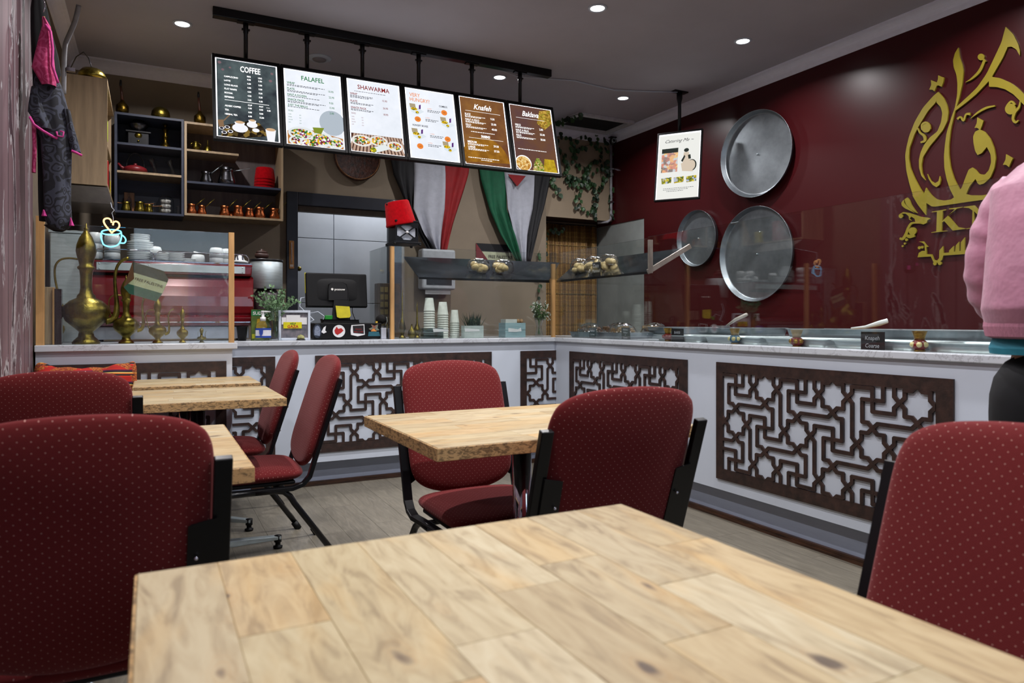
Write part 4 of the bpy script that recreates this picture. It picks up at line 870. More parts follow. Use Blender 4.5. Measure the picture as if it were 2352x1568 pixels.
def shelf_unit(name, label, x0, x1, z0, z1, y0, bodym, backm, shelves, th=.016):
    t = thing(name, label, 'shelf', (0, 0, 0)); y1 = YB-.002
    obj('side_panel', rbox(x0, y0, z0, x0+th, y1, z1), bodym, t); obj('side_panel', rbox(x1-th, y0, z0, x1, y1, z1), bodym, t)
    obj('top_panel', rbox(x0+th, y0, z1-th, x1-th, y1, z1), bodym, t); obj('bottom_panel', rbox(x0+th, y0, z0, x1-th, y1, z0+th), bodym, t)
    obj('back_panel', rbox(x0+th, y1-.012, z0+th, x1-th, y1, z1-th), backm, t)
    for z, mm, xa, xb in shelves: obj('shelf_board', rbox(xa, y0+.004, z-th, xb, y1-.012, z), mm, t)
    return t
YS = 5.70
SA, SB = 2.335, 2.135                                                # shelf surface heights
shelf_unit('wall_shelf', 'slate blue wall shelf with brass, glass and a red teapot', -.222, .222, 1.835, 2.545, YS, SLATE, SLATE, [(SA, SLATE, -.206, .206), (SB, OAK, -.206, .206)])
shelf_unit('wall_shelf', 'pale oak wall shelf with a row of copper coffee pots', .226, .925, 1.845, 2.535, YS, OAK, GREYW, [(SA, OAK, .242, .60), (2.10, SLATE, .242, .909)])
def lath(name, label, cat, u, v, y, prof, h, mat, seg=24, group=None, sy=1.):
    """lathe object standing with its base at photo pixel (u,v) on the plane y; prof is in fractions of h"""
    p = onY(u, v, y) if not isinstance(u, Vector) else u
    return p, MB().lathe([(r*h, z*h) for r, z in prof], (0, 0, 0), seg, None, sy)
def put(name, label, cat, loc, parts, group=None, rz=0):
    t = thing(name, label, cat, tuple(loc), rz, group)
    for nm, mb_, mt, *kw in parts: obj(nm, mb_, mt, t, **(kw[0] if kw else {}))
    return t
def at(u, y, z):                                                     # ground point under pixel column u on plane y at height z
    p = onY(u, 700, y); return Vector((p.x, y, z))
# on top of the shelves
for u, z, y, lab in [(281, 2.545, 5.755, 'left long-necked engraved brass bottle on top of the slate shelf'), (459, 2.535, 5.755, 'right long-necked engraved brass bottle on top of the oak shelf')]:
    put('ornate_bottle', lab, 'bottle', at(u, y, z), [('body', MB().lathe([(.02, 0), (.038, .004), (.042, .03), (.04, .06), (.022, .08), (.014, .095), (.012, .1)], seg=20), BRASSD), ('neck', MB().tube([(0, 0, .09), (-.003, 0, .14), (-.010, 0, .2)], [.011, .009, .007], 10), WOODD), ('mouth', MB().lathe([(.006, 0), (.009, .02), (.007, .045), (.004, .05)], (-.010, 0, .195), 12), BLACK)], 'long-necked brass bottles on the shelves')
def dome(u, z, y, r, lab): put('brass_dome', lab, 'bowl', at(u, y, z), [('bowl', MB().lathe([(r*.86, 0), (r*.95, r*.2), (r, r*.45), (r*.93, r*.85), (r*.7, r*1.2), (r*.35, r*1.4), (0, r*1.46)], seg=30), BRASS)])
dome(369, 2.545, 5.775, .064, 'upturned brass bowl on top of the slate wall shelf')
put('dome_lamp', 'round brass dome with a wire on the oak wall cabinet', 'lamp', (onY(211, 175, 4.94).x, 4.94, 2.5155), [('shell', MB().lathe([(.066, 0), (.078, .02), (.078, .028), (.07, .045), (.05, .068), (0, .08)], seg=30), BRASS), ('wire', MB().tube([(0, 0, .078), (-.02, .05, .15), (-.05, .1, .2), (-.09, .12, .17), (-.12, .13, .1)], .003, 6), BLACK)])
# slate shelf contents
p = at(318, 5.82, SA)
G_ = put('coffee_grinder', 'dark coffee grinder with a drawer on the slate shelf', 'grinder', p, [('case', rbox(-.05, -.045, 0, .05, .045, .085), M('grinder_wood', '1c1c20', .4), dict(bevel=.004)), ('case_lid', rbox(-.06, -.053, .085, .06, .053, .095), M('grinder_wood', '1c1c20', .4), dict(bevel=.002)), ('bowl', MB().lathe([(.02, .095), (.03, .11), (.05, .14), (.048, .155), (.03, .165), (.018, .19)], seg=20), SILVD), ('drawer', rbox(-.036, -.048, .012, .036, -.044, .05), M('grinder_drawer', '121214', .4)), ('knob', MB().sph((0, -.052, .03), .006, 10, 6), BRASS), ('badge', MB().lathe([(0, 0), (.018, 0), (.018, .002), (0, .002)], (0, -.045, .067), 18, Matrix.Rotation(PI/2, 3, 'X'), 1.), BRASS)])
G_.scale = (1.35, 1.1, 1.12)
put('brass_vase', 'slim engraved brass vase beside the coffee grinder', 'vase', at(380, 5.82, SA), [('body', MB().lathe([(.042, 0), (.044, .008), (.038, .02), (.03, .04), (.014, .06), (.016, .085), (.022, .095), (.012, .11), (.013, .13), (.024, .15), (.013, .16), (.012, .17), (.019, .185)], seg=20), BRASSD)])
tp = put('teapot', 'low dark red cast iron teapot with hooped handle', 'teapot', at(311, 5.82, SB), [('body', MB().lathe([(.035, 0), (.06, .012), (.066, .025), (.06, .04), (.035, .052), (.012, .056), (.008, .062), (.009, .068), (0, .07)], seg=28), TEAR), ('spout', MB().tube([(-.05, 0, .025), (-.075, 0, .04), (-.092, 0, .062)], [.014, .009, .006], 10), TEAR), ('hoop', MB().tube([(.048*math.cos(a)+0, 0, .035+.1*math.sin(a)) for a in [PI*k/14 for k in range(15)]], .0035, 8), BLACK)])
tp.scale = (1.2, 1.2, 1.15)
for u, lab in [(355, 'left waisted clear glass on the slate shelf'), (396, 'right waisted clear glass on the slate shelf')]:
    put('carafe', lab, 'glass', at(u, 5.8, SB), [('bowl', MB().tube([(.004, 0, 0), (.006, 0, .03), (.0, 0, .06), (-.012, 0, .09), (-.025, 0, .115)], [.016, .014, .012, .016, .024], 16), GLS)], 'waisted glasses on the slate shelf')
put('carved_board', 'carved wooden board with pointed arch standing on the slate shelf', 'carving', at(297, 5.9, 1.851), [('board', rbox(-.034, -.01, 0, .034, .01, .16), WOODM, dict(bevel=.002)), ('arch', MB().prism([(-.018, .03), (.018, .03), (.018, .09), (.012, .115), (0, .135), (-.012, .115), (-.018, .09)], lambda a, b, d: (a, -.013+d, b), .004), WOODD)])
def cezve(u, y, z, sc_, mat, lab, grp, ang=.9, hl=.13, hmat=None, rz=0):
    put('coffee_pot', lab, 'coffee pot', at(u, y, z), [('body', MB().lathe([(.024*sc_, 0), (.030*sc_, .004*sc_), (.029*sc_, .02*sc_), (.021*sc_, .045*sc_), (.021*sc_, .052*sc_), (.027*sc_, .062*sc_), (.025*sc_, .061*sc_), (.019*sc_, .05*sc_), (.0, .045*sc_)], seg=20), mat), ('handle', MB().tube([(.018*sc_, 0, .053*sc_), (.018*sc_+hl*math.cos(ang), .0, .053*sc_+hl*math.sin(ang))], .0032, 6, 1.6), hmat or BRASS)], grp, rz)
cgr = 'copper coffee pots in a row on the oak shelf'
for i, (u, s_) in enumerate([(440, 1.25), (464, 1.15), (516, 1.3), (532, .9), (547, 1.4), (573, 1.2), (597, 1.4), (630, 1.4)]):
    cezve(u, 5.775+(.1 if i == 3 else 0), 1.861, s_, COPPER, ['leftmost copper coffee pot on the oak shelf', 'second copper coffee pot from the left on the oak shelf', 'third copper coffee pot from the left, after the gap', 'smallest copper coffee pot, tucked behind its neighbours', 'copper coffee pot near the middle of the row, tallest there', 'sixth copper coffee pot from the left on the oak shelf', 'wide copper coffee pot second from the right end', 'rightmost copper coffee pot by the oak side panel'][i], cgr, .75+.05*(i % 3), .095)
for i, (u, x) in enumerate([(290, 1.15), (321, 1.25), (342, 1.0)]):
    cezve(u, 5.78, 1.851, x, BRASS, ['left brass coffee pot with wooden handle on the slate shelf', 'middle brass coffee pot with wooden handle on the slate shelf', 'right small brass coffee pot with wooden handle on the slate shelf'][i], 'brass coffee pots with wooden handles', .1, .07, WOODM, PI if i == 0 else 0)
d = put('glass_cloche', 'glass dome over patterned coffee cups on the slate shelf', 'dome', at(381, 5.8, 1.851), [('cover', MB().lathe([(.055, 0), (.055, .09), (.05, .115), (.03, .137), (0, .145)], seg=28, cap=False), GLS), ('plinth', MB().lathe([(0, 0), (.052, 0), (.052, .006), (0, .006)], seg=24), BLACK)])
CUPP = M('patterned_cup', 'd8d4cc', .3, var=.1, col2='20202a', scale=70)
for k, z in enumerate((.006, .041, .076)): tag(obj('cup', MB().lathe([(.018, 0), (.033, .004), (.036, .03), (.032, .033), (0, .02)], seg=20), CUPP, None, at(381, 5.8, 1.851+z)), ['bottom patterned cup under the glass dome', 'middle patterned cup under the glass dome', 'top patterned cup under the glass dome'][k], 'cup', 'patterned cups under the glass dome')
put('tea_glass', 'small clear glass right of the glass dome', 'glass', at(410, 5.8, 1.851), [('bowl', MB().lathe([(.012, 0), (.018, .01), (.013, .04), (.02, .07)], seg=16, cap=False), GLS)]); put('glass_jug', 'clear glass jug left of the glass dome', 'glass', at(352, 5.8, 1.851), [('bowl', MB().lathe([(.018, 0), (.022, .02), (.018, .05), (.024, .085)], seg=16, cap=False), GLS)])
# oak shelf contents
put('brass_vase', 'little two-handled brass vase on the oak shelf', 'vase', at(450, 5.8, SA), [('body', MB().lathe([(.018, 0), (.02, .005), (.012, .012), (.03, .03), (.03, .045), (.014, .06), (.022, .078)], seg=20), BRASS), ('handle', MB().tube([(.02, 0, .07), (.036, 0, .06), (.029, 0, .045)], .003, 6), BRASS), ('handle', MB().tube([(-.02, 0, .07), (-.036, 0, .06), (-.029, 0, .045)], .003, 6), BRASS)])
put('brass_bell', 'brass bell shaped pot beside the two-handled vase', 'bell', at(477, 5.8, SA), [('body', MB().lathe([(.034, 0), (.03, .02), (.02, .05), (.01, .06), (.004, .065), (.004, .1), (0, .105)], seg=20), BRASS)])
cezve(474, 5.8, 2.10, 1.5, SILVD, 'small lidded silver coffee pot on the dark shelf board', 'silver coffee pots on the dark shelf board', .75, .12, STEEL)
cezve(521, 5.8, 2.10, 2.2, SILVD, 'larger silver coffee pot on the dark shelf board', 'silver coffee pots on the dark shelf board', .25, .13, STEEL)
for k in range(4):
    r0 = .078; tag(obj('fez', MB().lathe([(r0*.965, 0), (r0, 0), (r0, .012), (r0*.86, .09), (r0*.8, .098), (0, .1), (0, .097), (r0*.78, .094), (r0*.83, .088), (r0*.965, .012), (r0*.965, 0)], seg=30, cap=False), FELT, None, Vector((.80+.002*k, 5.83, 2.10+k*.024))), ['bottom red fez hat of the stack on the shelf', 'second red fez hat up in the stack', 'third red fez hat up in the stack', 'top red fez hat of the stack on the shelf'][k], 'hat', 'stacked red fez hats on the oak shelf')
cd = onZ(182, 12, ZC-.0); pts = [onY(181, 12, 4.6), onY(172, 50, 4.65), onY(154, 92, 4.7), onY(149, 110, 4.7), onY(147, 150, 4.7), onY(146, 215, 4.7)]
t = put('conduit', 'grey plastic conduit bending down the left wall corner', 'pipe', (0, 0, 0), [('pipe', MB().tube(cr([Vector((max(p.x, XL+.02), p.y, min(p.z, ZC-.005))) for p in pts]), .013, 12), M('conduit_grey', '9a9aa0', .4)), ('clip', MB().box(-.42, 4.68, 2.48, -.375, 4.71, 2.50), CHROME)])
t = put('conduit', 'grey conduit running down the bulkhead corner beside the red wall', 'pipe', (0, 0, 0), [('pipe', MB().tube([(4.215, 5.975, ZC-.1), (4.215, 5.975, 2.5), (4.215, 5.975, 2.15), (4.213, 5.98, 2.11), (4.19, 6.0, 2.085), (4.10, 6.05, 2.078)], .014, 12), M('conduit_grey', '9a9aa0', .4)), ('clip', MB().box(4.19, 5.955, 2.62, 4.24, 5.998, 2.635), CHROME), ('clip', MB().box(4.19, 5.955, 2.28, 4.24, 5.998, 2.295), CHROME)])
put('security_camera', 'small black security camera in the corner under the cornice', 'camera', (4.17, 5.88, 2.885), [('bracket', rbox(-.035, -.02, .035, .035, .03, .045), BLACK), ('body', MB().sph((0, 0, 0), .038, 18, 12), BLACK), ('lens_ring', MB().tube([(.02*math.cos(a)-.012, -.034, .02*math.sin(a)) for a in [2*PI*k/16 for k in range(16)]], .004, 6, closed=True), STEEL)])
# carved wooden plate behind the boards
rp = onY(820, 362, 5.96)
put('carved_plate', 'round carved dark wood plate on the wall, half hidden behind the boards', 'plate', rp, [('dish', MB().lathe([(0, 0), (.17, .0), (.178, .006), (.19, .008), (.2, .0), (.2, -.012), (0, -.012)], (0, -.02, 0), 48, Matrix.Rotation(PI/2, 3, 'X')), WOODD), ('rim', MB().tube([(.188*math.cos(a), -.03, .188*math.sin(a)) for a in [2*PI*k/48 for k in range(48)]], .005, 6, closed=True), WOODM)])
# thermometer on the door frame
th = onY(669.5, 585, YB-.04)
put('thermometer', 'tan wooden thermometer screwed to the dark door frame', 'thermometer', th, [('board', rbox(-.02, -.008, -.115, .02, .002, .115), M('thermo_wood', 'a8743c', .5), dict(bevel=.004)), ('tube', MB().tube([(0, -.011, -.07), (0, -.011, .1)], .0025, 6), PAPER), ('scale', MB().box(-.012, -.0095, -.098, -.007, -.008, -.08).box(-.003, -.0095, -.098, .002, -.008, -.08).box(.006, -.0095, -.098, .011, -.008, -.08), PAPER)])

# ================================================================== BRASS EWERS
EWP = [(.10, 0), (.105, .012), (.085, .035), (.06, .06), (.052, .10), (.09, .135), (.15, .19), (.176, .25), (.165, .31), (.12, .355), (.07, .38), (.066, .40), (.05, .42), (.043, .46), (.045, .56), (.05, .61), (.062, .62), (.066, .635), (.05, .65), (.055, .68), (.07, .735), (.076, .77), (.07, .82), (.05, .88), (.022, .925), (.012, .945), (.02, .955), (.008, .965), (.004, 1.)]
def ewer(u, y, h, lab, tall=1.0, hd=True, sp=True):
    p = at(u, y, HT+.0008); t = thing('brass_ewer', lab, 'ewer', tuple(p), 0, 'brass ewers in a row of falling size')
    obj('body', MB().lathe([(r*h*tall, z*h) for r, z in EWP], seg=36), BRASS, t)
    if sp: obj('spout', MB().tube(cr([Vector((x*h, 0, z*h)) for x, z in [(.14, .19), (.185, .20), (.215, .245), (.222, .33), (.212, .45), (.208, .55), (.222, .64), (.255, .695), (.31, .725)]], 3), [h*q for q in (.035, .033, .031, .03, .029, .0275, .026, .024, .022, .02, .018, .0165, .015, .0143, .0136, .013, .0127, .0123, .012, .012, .012, .012, .0125, .013, .014)], 12), BRASS, t)
    if hd: obj('handle', MB().tube(cr([Vector((x*h, 0, z*h)) for x, z in [(-.06, .70), (-.12, .705), (-.18, .69), (-.215, .64), (-.22, .56), (-.205, .46), (-.175, .34), (-.15, .27)]]), h*.0085, 8, 1.6), BRASS, t)
    return t
ewer(198, 4.42, .648, 'tallest brass ewer with domed lid behind the left glass')
ewer(290, 4.42, .375, 'second tallest brass ewer, beside the tallest one')
ewer(362, 4.42, .262, 'middle-sized brass ewer in the row behind glass')
ewer(419, 4.42, .205, 'slim small brass ewer, second smallest of the row', .85, hd=False, sp=False)
ewer(463, 4.42, .088, 'tiny brass teapot shaped ewer at the end of the row', 1.7)
ewer(127, 4.62, .30, 'brass bottle half hidden behind the timber blocks', .9, hd=False, sp=False)
# ================================================================== TIMBER BLOCKS AND STEEL CABINET AT THE LEFT END
for i, (u, wd) in enumerate([(98, .052), (114, .052)]):
    p = at(u, 4.40+i*.01, HT+.0008); tag(obj('timber_block', rbox(-wd/2, -.03, 0, wd/2, .03, .30), OAK, None, p, bevel=.003), ['left upright timber block beside the oak post', 'right upright timber block beside the oak post'][i], 'block', 'upright timber blocks')
p = at(133, 4.38, HT+.0008); put('picture_stand', 'narrow timber frame standing edge-on by the timber blocks', 'frame', p, [('frame', rbox(-.022, -.02, 0, -.014, .05, .295), OAKP), ('glass', rbox(-.013, -.02, 0, .018, .04, .29), M('dark_glassy', '241c20', .1))])
put('steel_water_boiler', 'tall brushed steel boiler cabinet at the left end of the counter', 'boiler', (-.36, 4.82, HT+.001), [('body', rbox(-.14, -.12, 0, .015, .12, .62), STEEL, dict(bevel=.006)), ('door_edge', rbox(.016, -.12, .02, .03, -.10, .60), CHROME), ('lid', rbox(-.145, -.125, .621, .02, .125, .635), STEEL)])
# ================================================================== COFFEE MACHINE
MX0, MX1, MY = -.335, .585, 4.74
cm = thing('coffee_machine', 'glossy red two-group coffee machine stacked with cups', 'coffee machine', ((MX0+MX1)/2, MY+.2, HT+.001))
cxm = (MX0+MX1)/2; b = HT+.001
def mm(poly_yz, x0, x1): 
    return MB().prism(poly_yz, lambda a, b_, d: (x0-cxm+d, a-(MY+.2), b_-b), x1-x0)
rb = [(4.80, 1.035), (4.745, 1.04), (4.72, 1.06), (4.712, 1.09), (4.735, 1.105), (4.722, 1.12), (4.712, 1.16), (4.716, 1.22), (4.735, 1.28), (4.765, 1.335), (4.80, 1.35), (5.14, 1.35), (5.14, 1.035)]
obj('body', mm(rb, MX0, MX1), RED, cm, bevel=.010, seg=3)
obj('top_band', mm([(4.745, 1.352), (4.735, 1.36), (4.735, 1.416), (4.745, 1.422), (5.14, 1.422), (5.14, 1.352)], MX0+.01, MX1-.012), RED, cm, bevel=.006, seg=3)
obj('name_panel', rbox(MX0+.06-cxm, 4.728-MY-.2, 1.366-b, MX1-.05-cxm, 4.736-MY-.2, 1.410-b), M('pale_metal_panel', 'b9c4c6', .3, .2), cm, bevel=.001)
for x in (MX0+.075, MX0+.33, MX1-.065):
    for z in (1.373, 1.402): obj('screw', MB().sph((x-cxm, 4.727-MY-.2, z-b), .004, 8, 6), STEEL, cm)
obj('chrome_strip', rbox(MX0+.01-cxm, 4.718-MY-.2, 1.058-b, MX1-.01-cxm, 4.722-MY-.2, 1.064-b), CHROME, cm)
obj('chrome_strip', rbox(MX0+.01-cxm, 4.738-MY-.2, 1.424-b, MX1-.01-cxm, 5.12-MY-.2, 1.430-b), CHROME, cm)
obj('base', MB().box(MX0+.02-cxm, -.16, .012, MX1-.02-cxm, .2, .088), M('machine_base', 'b9bec8', .3, .4), cm, bevel=.004)
for x in (MX0+.06, MX1-.06): obj('foot', MB().lathe([(.03, 0), (.032, .01), (.02, .014), (.02, .012)], (x-cxm, -.1, 0), 16), BLACK, cm)
def rail(x0, x1): return MB().tube([(x0-cxm, -.18, 1.43-b), (x0-cxm, -.18, 1.468-b), (x0+.02-cxm, -.19, 1.487-b), ((x0+x1)/2-cxm, -.19, 1.49-b), (x1-.02-cxm, -.19, 1.487-b), (x1-cxm, -.18, 1.468-b), (x1-cxm, -.18, 1.43-b)], .0038, 8)
obj('cup_rail', rail(-.29, .02), CHROME, cm); obj('cup_rail', rail(.03, .56), CHROME, cm)
CT = 1.431
mug_me = MB().lathe([(.028, 0), (.036, .003), (.042, .02), (.044, .066), (.041, .066), (.038, .02), (0, .008)], seg=28).mesh('cup', CERAM)
pl_me = MB().lathe([(.035, 0), (.05, .004), (.073, .012), (.073, .014), (.05, .008), (0, .006)], seg=32).mesh('plate', CERAM)
sc_me = MB().lathe([(.025, 0), (.035, .004), (.055, .010), (.055, .012), (.035, .007), (0, .005)], seg=28).mesh('saucer', CERAM)
def stack(me, u, y, n, step, what, cat, grp, where, flip=False, z0=CT):
    for k in range(n):
        p = at(u, y, z0+k*step+(.067 if flip else 0))
        o = tag(obj(cat, me, None, None, p), '%s %s %s' % (['bottom', 'second', 'third', 'fourth', 'fifth', 'sixth', 'seventh', 'eighth', 'ninth'][k] if n > 1 else 'single', what, where), cat, grp)
        if flip: o.rotation_euler = (PI, 0, 0)
stack(mug_me, 172, 4.90, 3, .052, 'white mug up in the stack', 'cup', 'stacked white mugs on the coffee machine', 'at the left end of the machine', True)
stack(mug_me, 218, 4.90, 3, .050, 'white mug up in the stack', 'cup', 'stacked white mugs on the coffee machine', 'just right of the tall ewer', True)
stack(mug_me, 258, 4.86, 3, .046, 'white mug up in the stack', 'cup', 'stacked white mugs on the coffee machine', 'below the neon heart', True)
stack(pl_me, 322, 4.90, 9, .0135, 'white plate up in the pile', 'plate', 'piled white plates on the coffee machine', 'beside the neon cup')
stack(sc_me, 322, 4.90, 4, .011, 'white saucer up', 'saucer', 'saucers on top of the plates', 'on top of the plate pile', z0=CT+9*.0135)
stack(mug_me, 355, 5.0, 1, .05, 'white mug upside down', 'cup', 'stacked white mugs on the coffee machine', 'behind the plate pile', True, z0=CT+.04)
stack(sc_me, 368, 4.84, 5, .010, 'white saucer up', 'saucer', 'low saucer piles on the machine', 'right of the plate pile')
stack(sc_me, 402, 4.86, 6, .010, 'white saucer up', 'saucer', 'low saucer piles on the machine', 'in the right-hand saucer pile')
stack(sc_me, 428, 4.95, 3, .010, 'white saucer up', 'saucer', 'low saucer piles on the machine', 'in the shortest saucer pile')
stack(mug_me, 455, 5.0, 1, .05, 'white mug upside down', 'cup', 'stacked white mugs on the coffee machine', 'right of the saucers', True)
stack(mug_me, 497, 4.95, 2, .045, 'white mug up in the stack', 'cup', 'stacked white mugs on the coffee machine', 'near the oak post', True)
stack(mug_me, 522, 5.0, 2, .045, 'white mug up in the stack', 'cup', 'stacked white mugs on the coffee machine', 'right against the oak post', True)
put('juicer_cone', 'white plastic juicer dish at the right end of the machine top', 'juicer', at(551, 4.86, CT), [('dish', MB().lathe([(.02, 0), (.045, .01), (.055, .02), (.03, .03), (.02, .055), (0, .065)], seg=20), CERAM), ('rib', MB().box(-.04, -.02, .02, -.03, .0, .05).box(-.02, -.03, .02, -.012, -.01, .055).box(.01, -.03, .02, .018, -.01, .055), SLATE)])
# neon cup sign
NW = EM('neon_warm', (1.0, .50, .20), 3.2); NB = EM('neon_cyan', (.16, .62, 1.0), 3.2); NYb = 4.66
def zn(x, y): p = onY(x/4.523+80, y/4.523+480, NYb); return p
t = thing('neon_sign', 'glowing neon coffee cup sign with an orange heart hung over the mugs', 'sign', (0, 0, 0))
obj('heart', MB().tube(cr([zn(*p) for p in [(800, 248), (770, 212), (735, 170), (716, 130), (726, 103), (760, 96), (788, 112), (797, 142)]]), .0045, 10), NW, t)
obj('heart', MB().tube(cr([zn(*p) for p in [(812, 168), (818, 138), (845, 128), (872, 146), (878, 178), (860, 205), (815, 232), (800, 248)]]), .0045, 10), NW, t)
obj('cup_rim', MB().tube([zn(795+102*math.cos(a), 240+27*math.sin(a)) for a in [2*PI*k/24 for k in range(24)]], .004, 8, closed=True), NB, t)
obj('cup_side', MB().tube(cr([zn(*p) for p in [(692, 245), (688, 290), (700, 335), (720, 372), (790, 392), (860, 372), (890, 330), (900, 285), (898, 245)]]), .004, 8), NB, t)
obj('cup_handle', MB().tube(cr([zn(*p) for p in [(900, 268), (930, 290), (945, 322), (930, 352), (885, 352)]]), .004, 8), NB, t)
obj('hanging_wire', MB().tube([zn(812, 165), zn(815, 90), zn(800, 40), zn(825, 10), zn(800, -15), Vector((-.215, 5.0, 1.80))], .002, 6), WHITE, t)
t.location = (0, 0, 0)
# free palestine card hung behind the pane
FBK, FWH, FGR, FRD = M('flag_black', '17181c', .75), M('flag_white', 'aeb2bd', .75, var=.05), M('flag_green', '0c5a3c', .75), M('flag_red', '8e1218', .75)
cp = onY(337, 648, 4.288); t = thing('slogan_card', 'tilted flag-coloured FREE PALESTINE card behind the left glass', 'card', tuple(cp)); t.rotation_euler = (0, math.radians(17), 0)
CWH = .092
def cardp(name, pts, mat, dy=0.): m = MB(); m.prism(pts, lambda a, b, d: (a, dy+d, b), .0012); return obj(name, m, mat, t)
cardp('stripe', [(-.095, .03), (-.095, .085), (.06, .085), (.095, .05), (.095, .03)], M('card_dark_green', '26341f', .4)); cardp('stripe', [(-.095, -.035), (-.095, .03), (.095, .03), (.09, -.035)], M('card_cream', 'b9c39a', .5))
cardp('stripe', [(-.095, -.06), (-.095, -.035), (.09, -.035), (.075, -.085), (-.06, -.085)], M('card_green', '2e5f4c', .4)); cardp('triangle', [(-.096, .085), (-.062, .0), (-.096, -.06)], M('card_brown', '6a4420', .4), -.0015)
m = MB(); put_text(m, lambda a, b, d: (a, -.0008, b), 'FREE PALESTINE', .012, -.006, .021, 'C', sx=.95, bold=.01); obj('lettering', m, BLACK, t)
# ================================================================== TILL AREA
CY = 4.80; B0 = HT+.0008
t = put('coffee_hopper', 'dark steel coffee grinder hopper behind the eucalyptus', 'grinder', at(612, 5.05, B0), [('body', MB().lathe([(.085, 0), (.09, .02), (.09, .30), (.06, .34)], seg=32), M('grinder_dark', '33292c', .3)), ('drum', MB().lathe([(.10, .34), (.105, .345), (.105, .52), (.10, .525)], seg=36), STEEL), ('lid', MB().lathe([(.108, .527), (.108, .54), (0, .545)], seg=36), BLACK)])
put('clay_pot', 'small dark brown lidded clay pot on top of the hopper', 'pot', Vector(t.location)+Vector((-.03, 0, .545)), [('body', MB().lathe([(.03, 0), (.045, .012), (.046, .03), (.036, .04), (0, .04)], seg=24), M('brown_clay', '3a2018', .5)), ('lid', MB().lathe([(.04, .041), (.03, .052), (.008, .058), (.009, .066), (0, .068)], seg=24), M('brown_clay', '3a2018', .5))])
put('paper_cup_stack', 'black takeaway cup beside the red machine', 'cup', at(556, 4.66, B0), [('body', MB().lathe([(.024, 0), (.033, .085), (.034, .088), (0, .088)], seg=24), BLKP)])
p = at(598, 4.70, B0); t = put('sudan_box', 'green and yellow SUDAN box behind the sanitiser bottle', 'box', p, [('box', rbox(-.055, -.01, 0, .055, .01, .195), M('box_olive', '5f7022', .6, col2='3f5a20', scale=18)), ('band', rbox(-.0555, -.0115, .155, .0555, -.010, .19), M('band_green', '1c7a44', .6)), ('band', rbox(-.052, -.012, .012, .0, -.010, .04), M('band_yellow', 'b8b820', .6)), ('figure', MB().prism([(-.03, .05), (.03, .05), (.04, .09), (.02, .14), (-.02, .135)], lambda a, b_, d: (a, -.0125+d, b_), .002), M('figure_yellow', 'c8a020', .6))])
m = MB(); put_text(m, lambda a, b_, d: (a, -.0122, b_), 'SUDAN', 0, .162, .028, 'C', bold=.02); obj('lettering', m, WHL, t)
p = at(604, 4.62, B0)
SANL = M('sanitiser_label', 'd8dbe6', .5)
t = put('sanitiser_bottle', 'pump bottle of hand sanitiser with blue and white label', 'bottle', p, [('body', MB().lathe([(.048, 0), (.05, .004), (.05, .085), (.045, .1), (.02, .118), (.014, .125), (0, .125)], seg=28, sy=.7), GLASS('sanitiser_gel', (.90, .94, .90), 1.6)), ('pump', MB().lathe([(.017, .122), (.018, .145), (.009, .148), (.008, .175), (.012, .177), (.012, .186), (0, .187)], seg=20), CERAM), ('nozzle', MB().tube([(0, 0, .182), (.045, 0, .180)], .005, 8), CERAM)])
lab = MB().grid(15, 2, lambda i, j: (.0512*math.cos(-PI*.5+(i-7)*.16), .0512*.7*math.sin(-PI*.5+(i-7)*.16), .018+j*.06)); obj('label', lab, SANL, t)
for z0, z1_ in ((.018, .030), (.066, .078)): obj('label_band', MB().grid(15, 2, lambda i, j: (.0517*math.cos(-PI*.5+(i-7)*.16), .0517*.7*math.sin(-PI*.5+(i-7)*.16), z0+j*(z1_-z0))), M('label_blue', '1c3f9c', .5), t)
obj('label_shield', MB().prism([(-.028, .066), (-.016, .072), (-.004, .066), (-.006, .042), (-.016, .028), (-.026, .042)], lambda a, b_, d: (a, -.0385+d, b_), .002), M('label_blue', '1c3f9c', .5), t)
# vase with eucalyptus
p = at(634, 4.64, B0)
t = thing('eucalyptus_vase', 'tall waisted glass vase filled with eucalyptus sprigs', 'vase', tuple(p)); rv = random.Random(3)
obj('vase', MB().lathe([(.038, 0), (.04, .004), (.034, .02), (.026, .07), (.026, .11), (.036, .17), (.046, .21), (.044, .21), (.034, .17), (.023, .11), (.023, .07), (.03, .02), (0, .012)], seg=28), GLS, t)
leafm = MB().add([(0, 0, 0), (.5, .06, .34), (1, 0, 0), (.5, .06, -.34), (.5, -.02, 0)], [(0, 4, 1), (4, 2, 1), (0, 3, 4), (4, 3, 2)]).mesh('leaf', LEAF2)
for k in range(14):
    ax = -.13+k*.020+rv.uniform(-.01, .01); top = Vector((ax, rv.uniform(-.05, .05), .24+.11*rv.random()+(.05 if k in (9, 10) else 0)))
    pts = [Vector((ax*.05, 0, .02)), Vector((ax*.12, 0, .12)), Vector((ax*.45, top.y*.5, .20)), top]
    st = obj('stem', MB().tube(pts, .0016, 5), GREEN, t)
    for q in range(40):
        f = .35+.65*q/39; i_ = min(2, int(f*3)); a_ = pts[i_].lerp(pts[i_+1], f*3-i_)
        o = obj('leaf', leafm, None, st, a_, (rv.uniform(-.6, .6), rv.uniform(-1.2, .3), rv.uniform(0, 2*PI))); s_ = rv.uniform(.017, .029); o.scale = (s_, s_, s_)
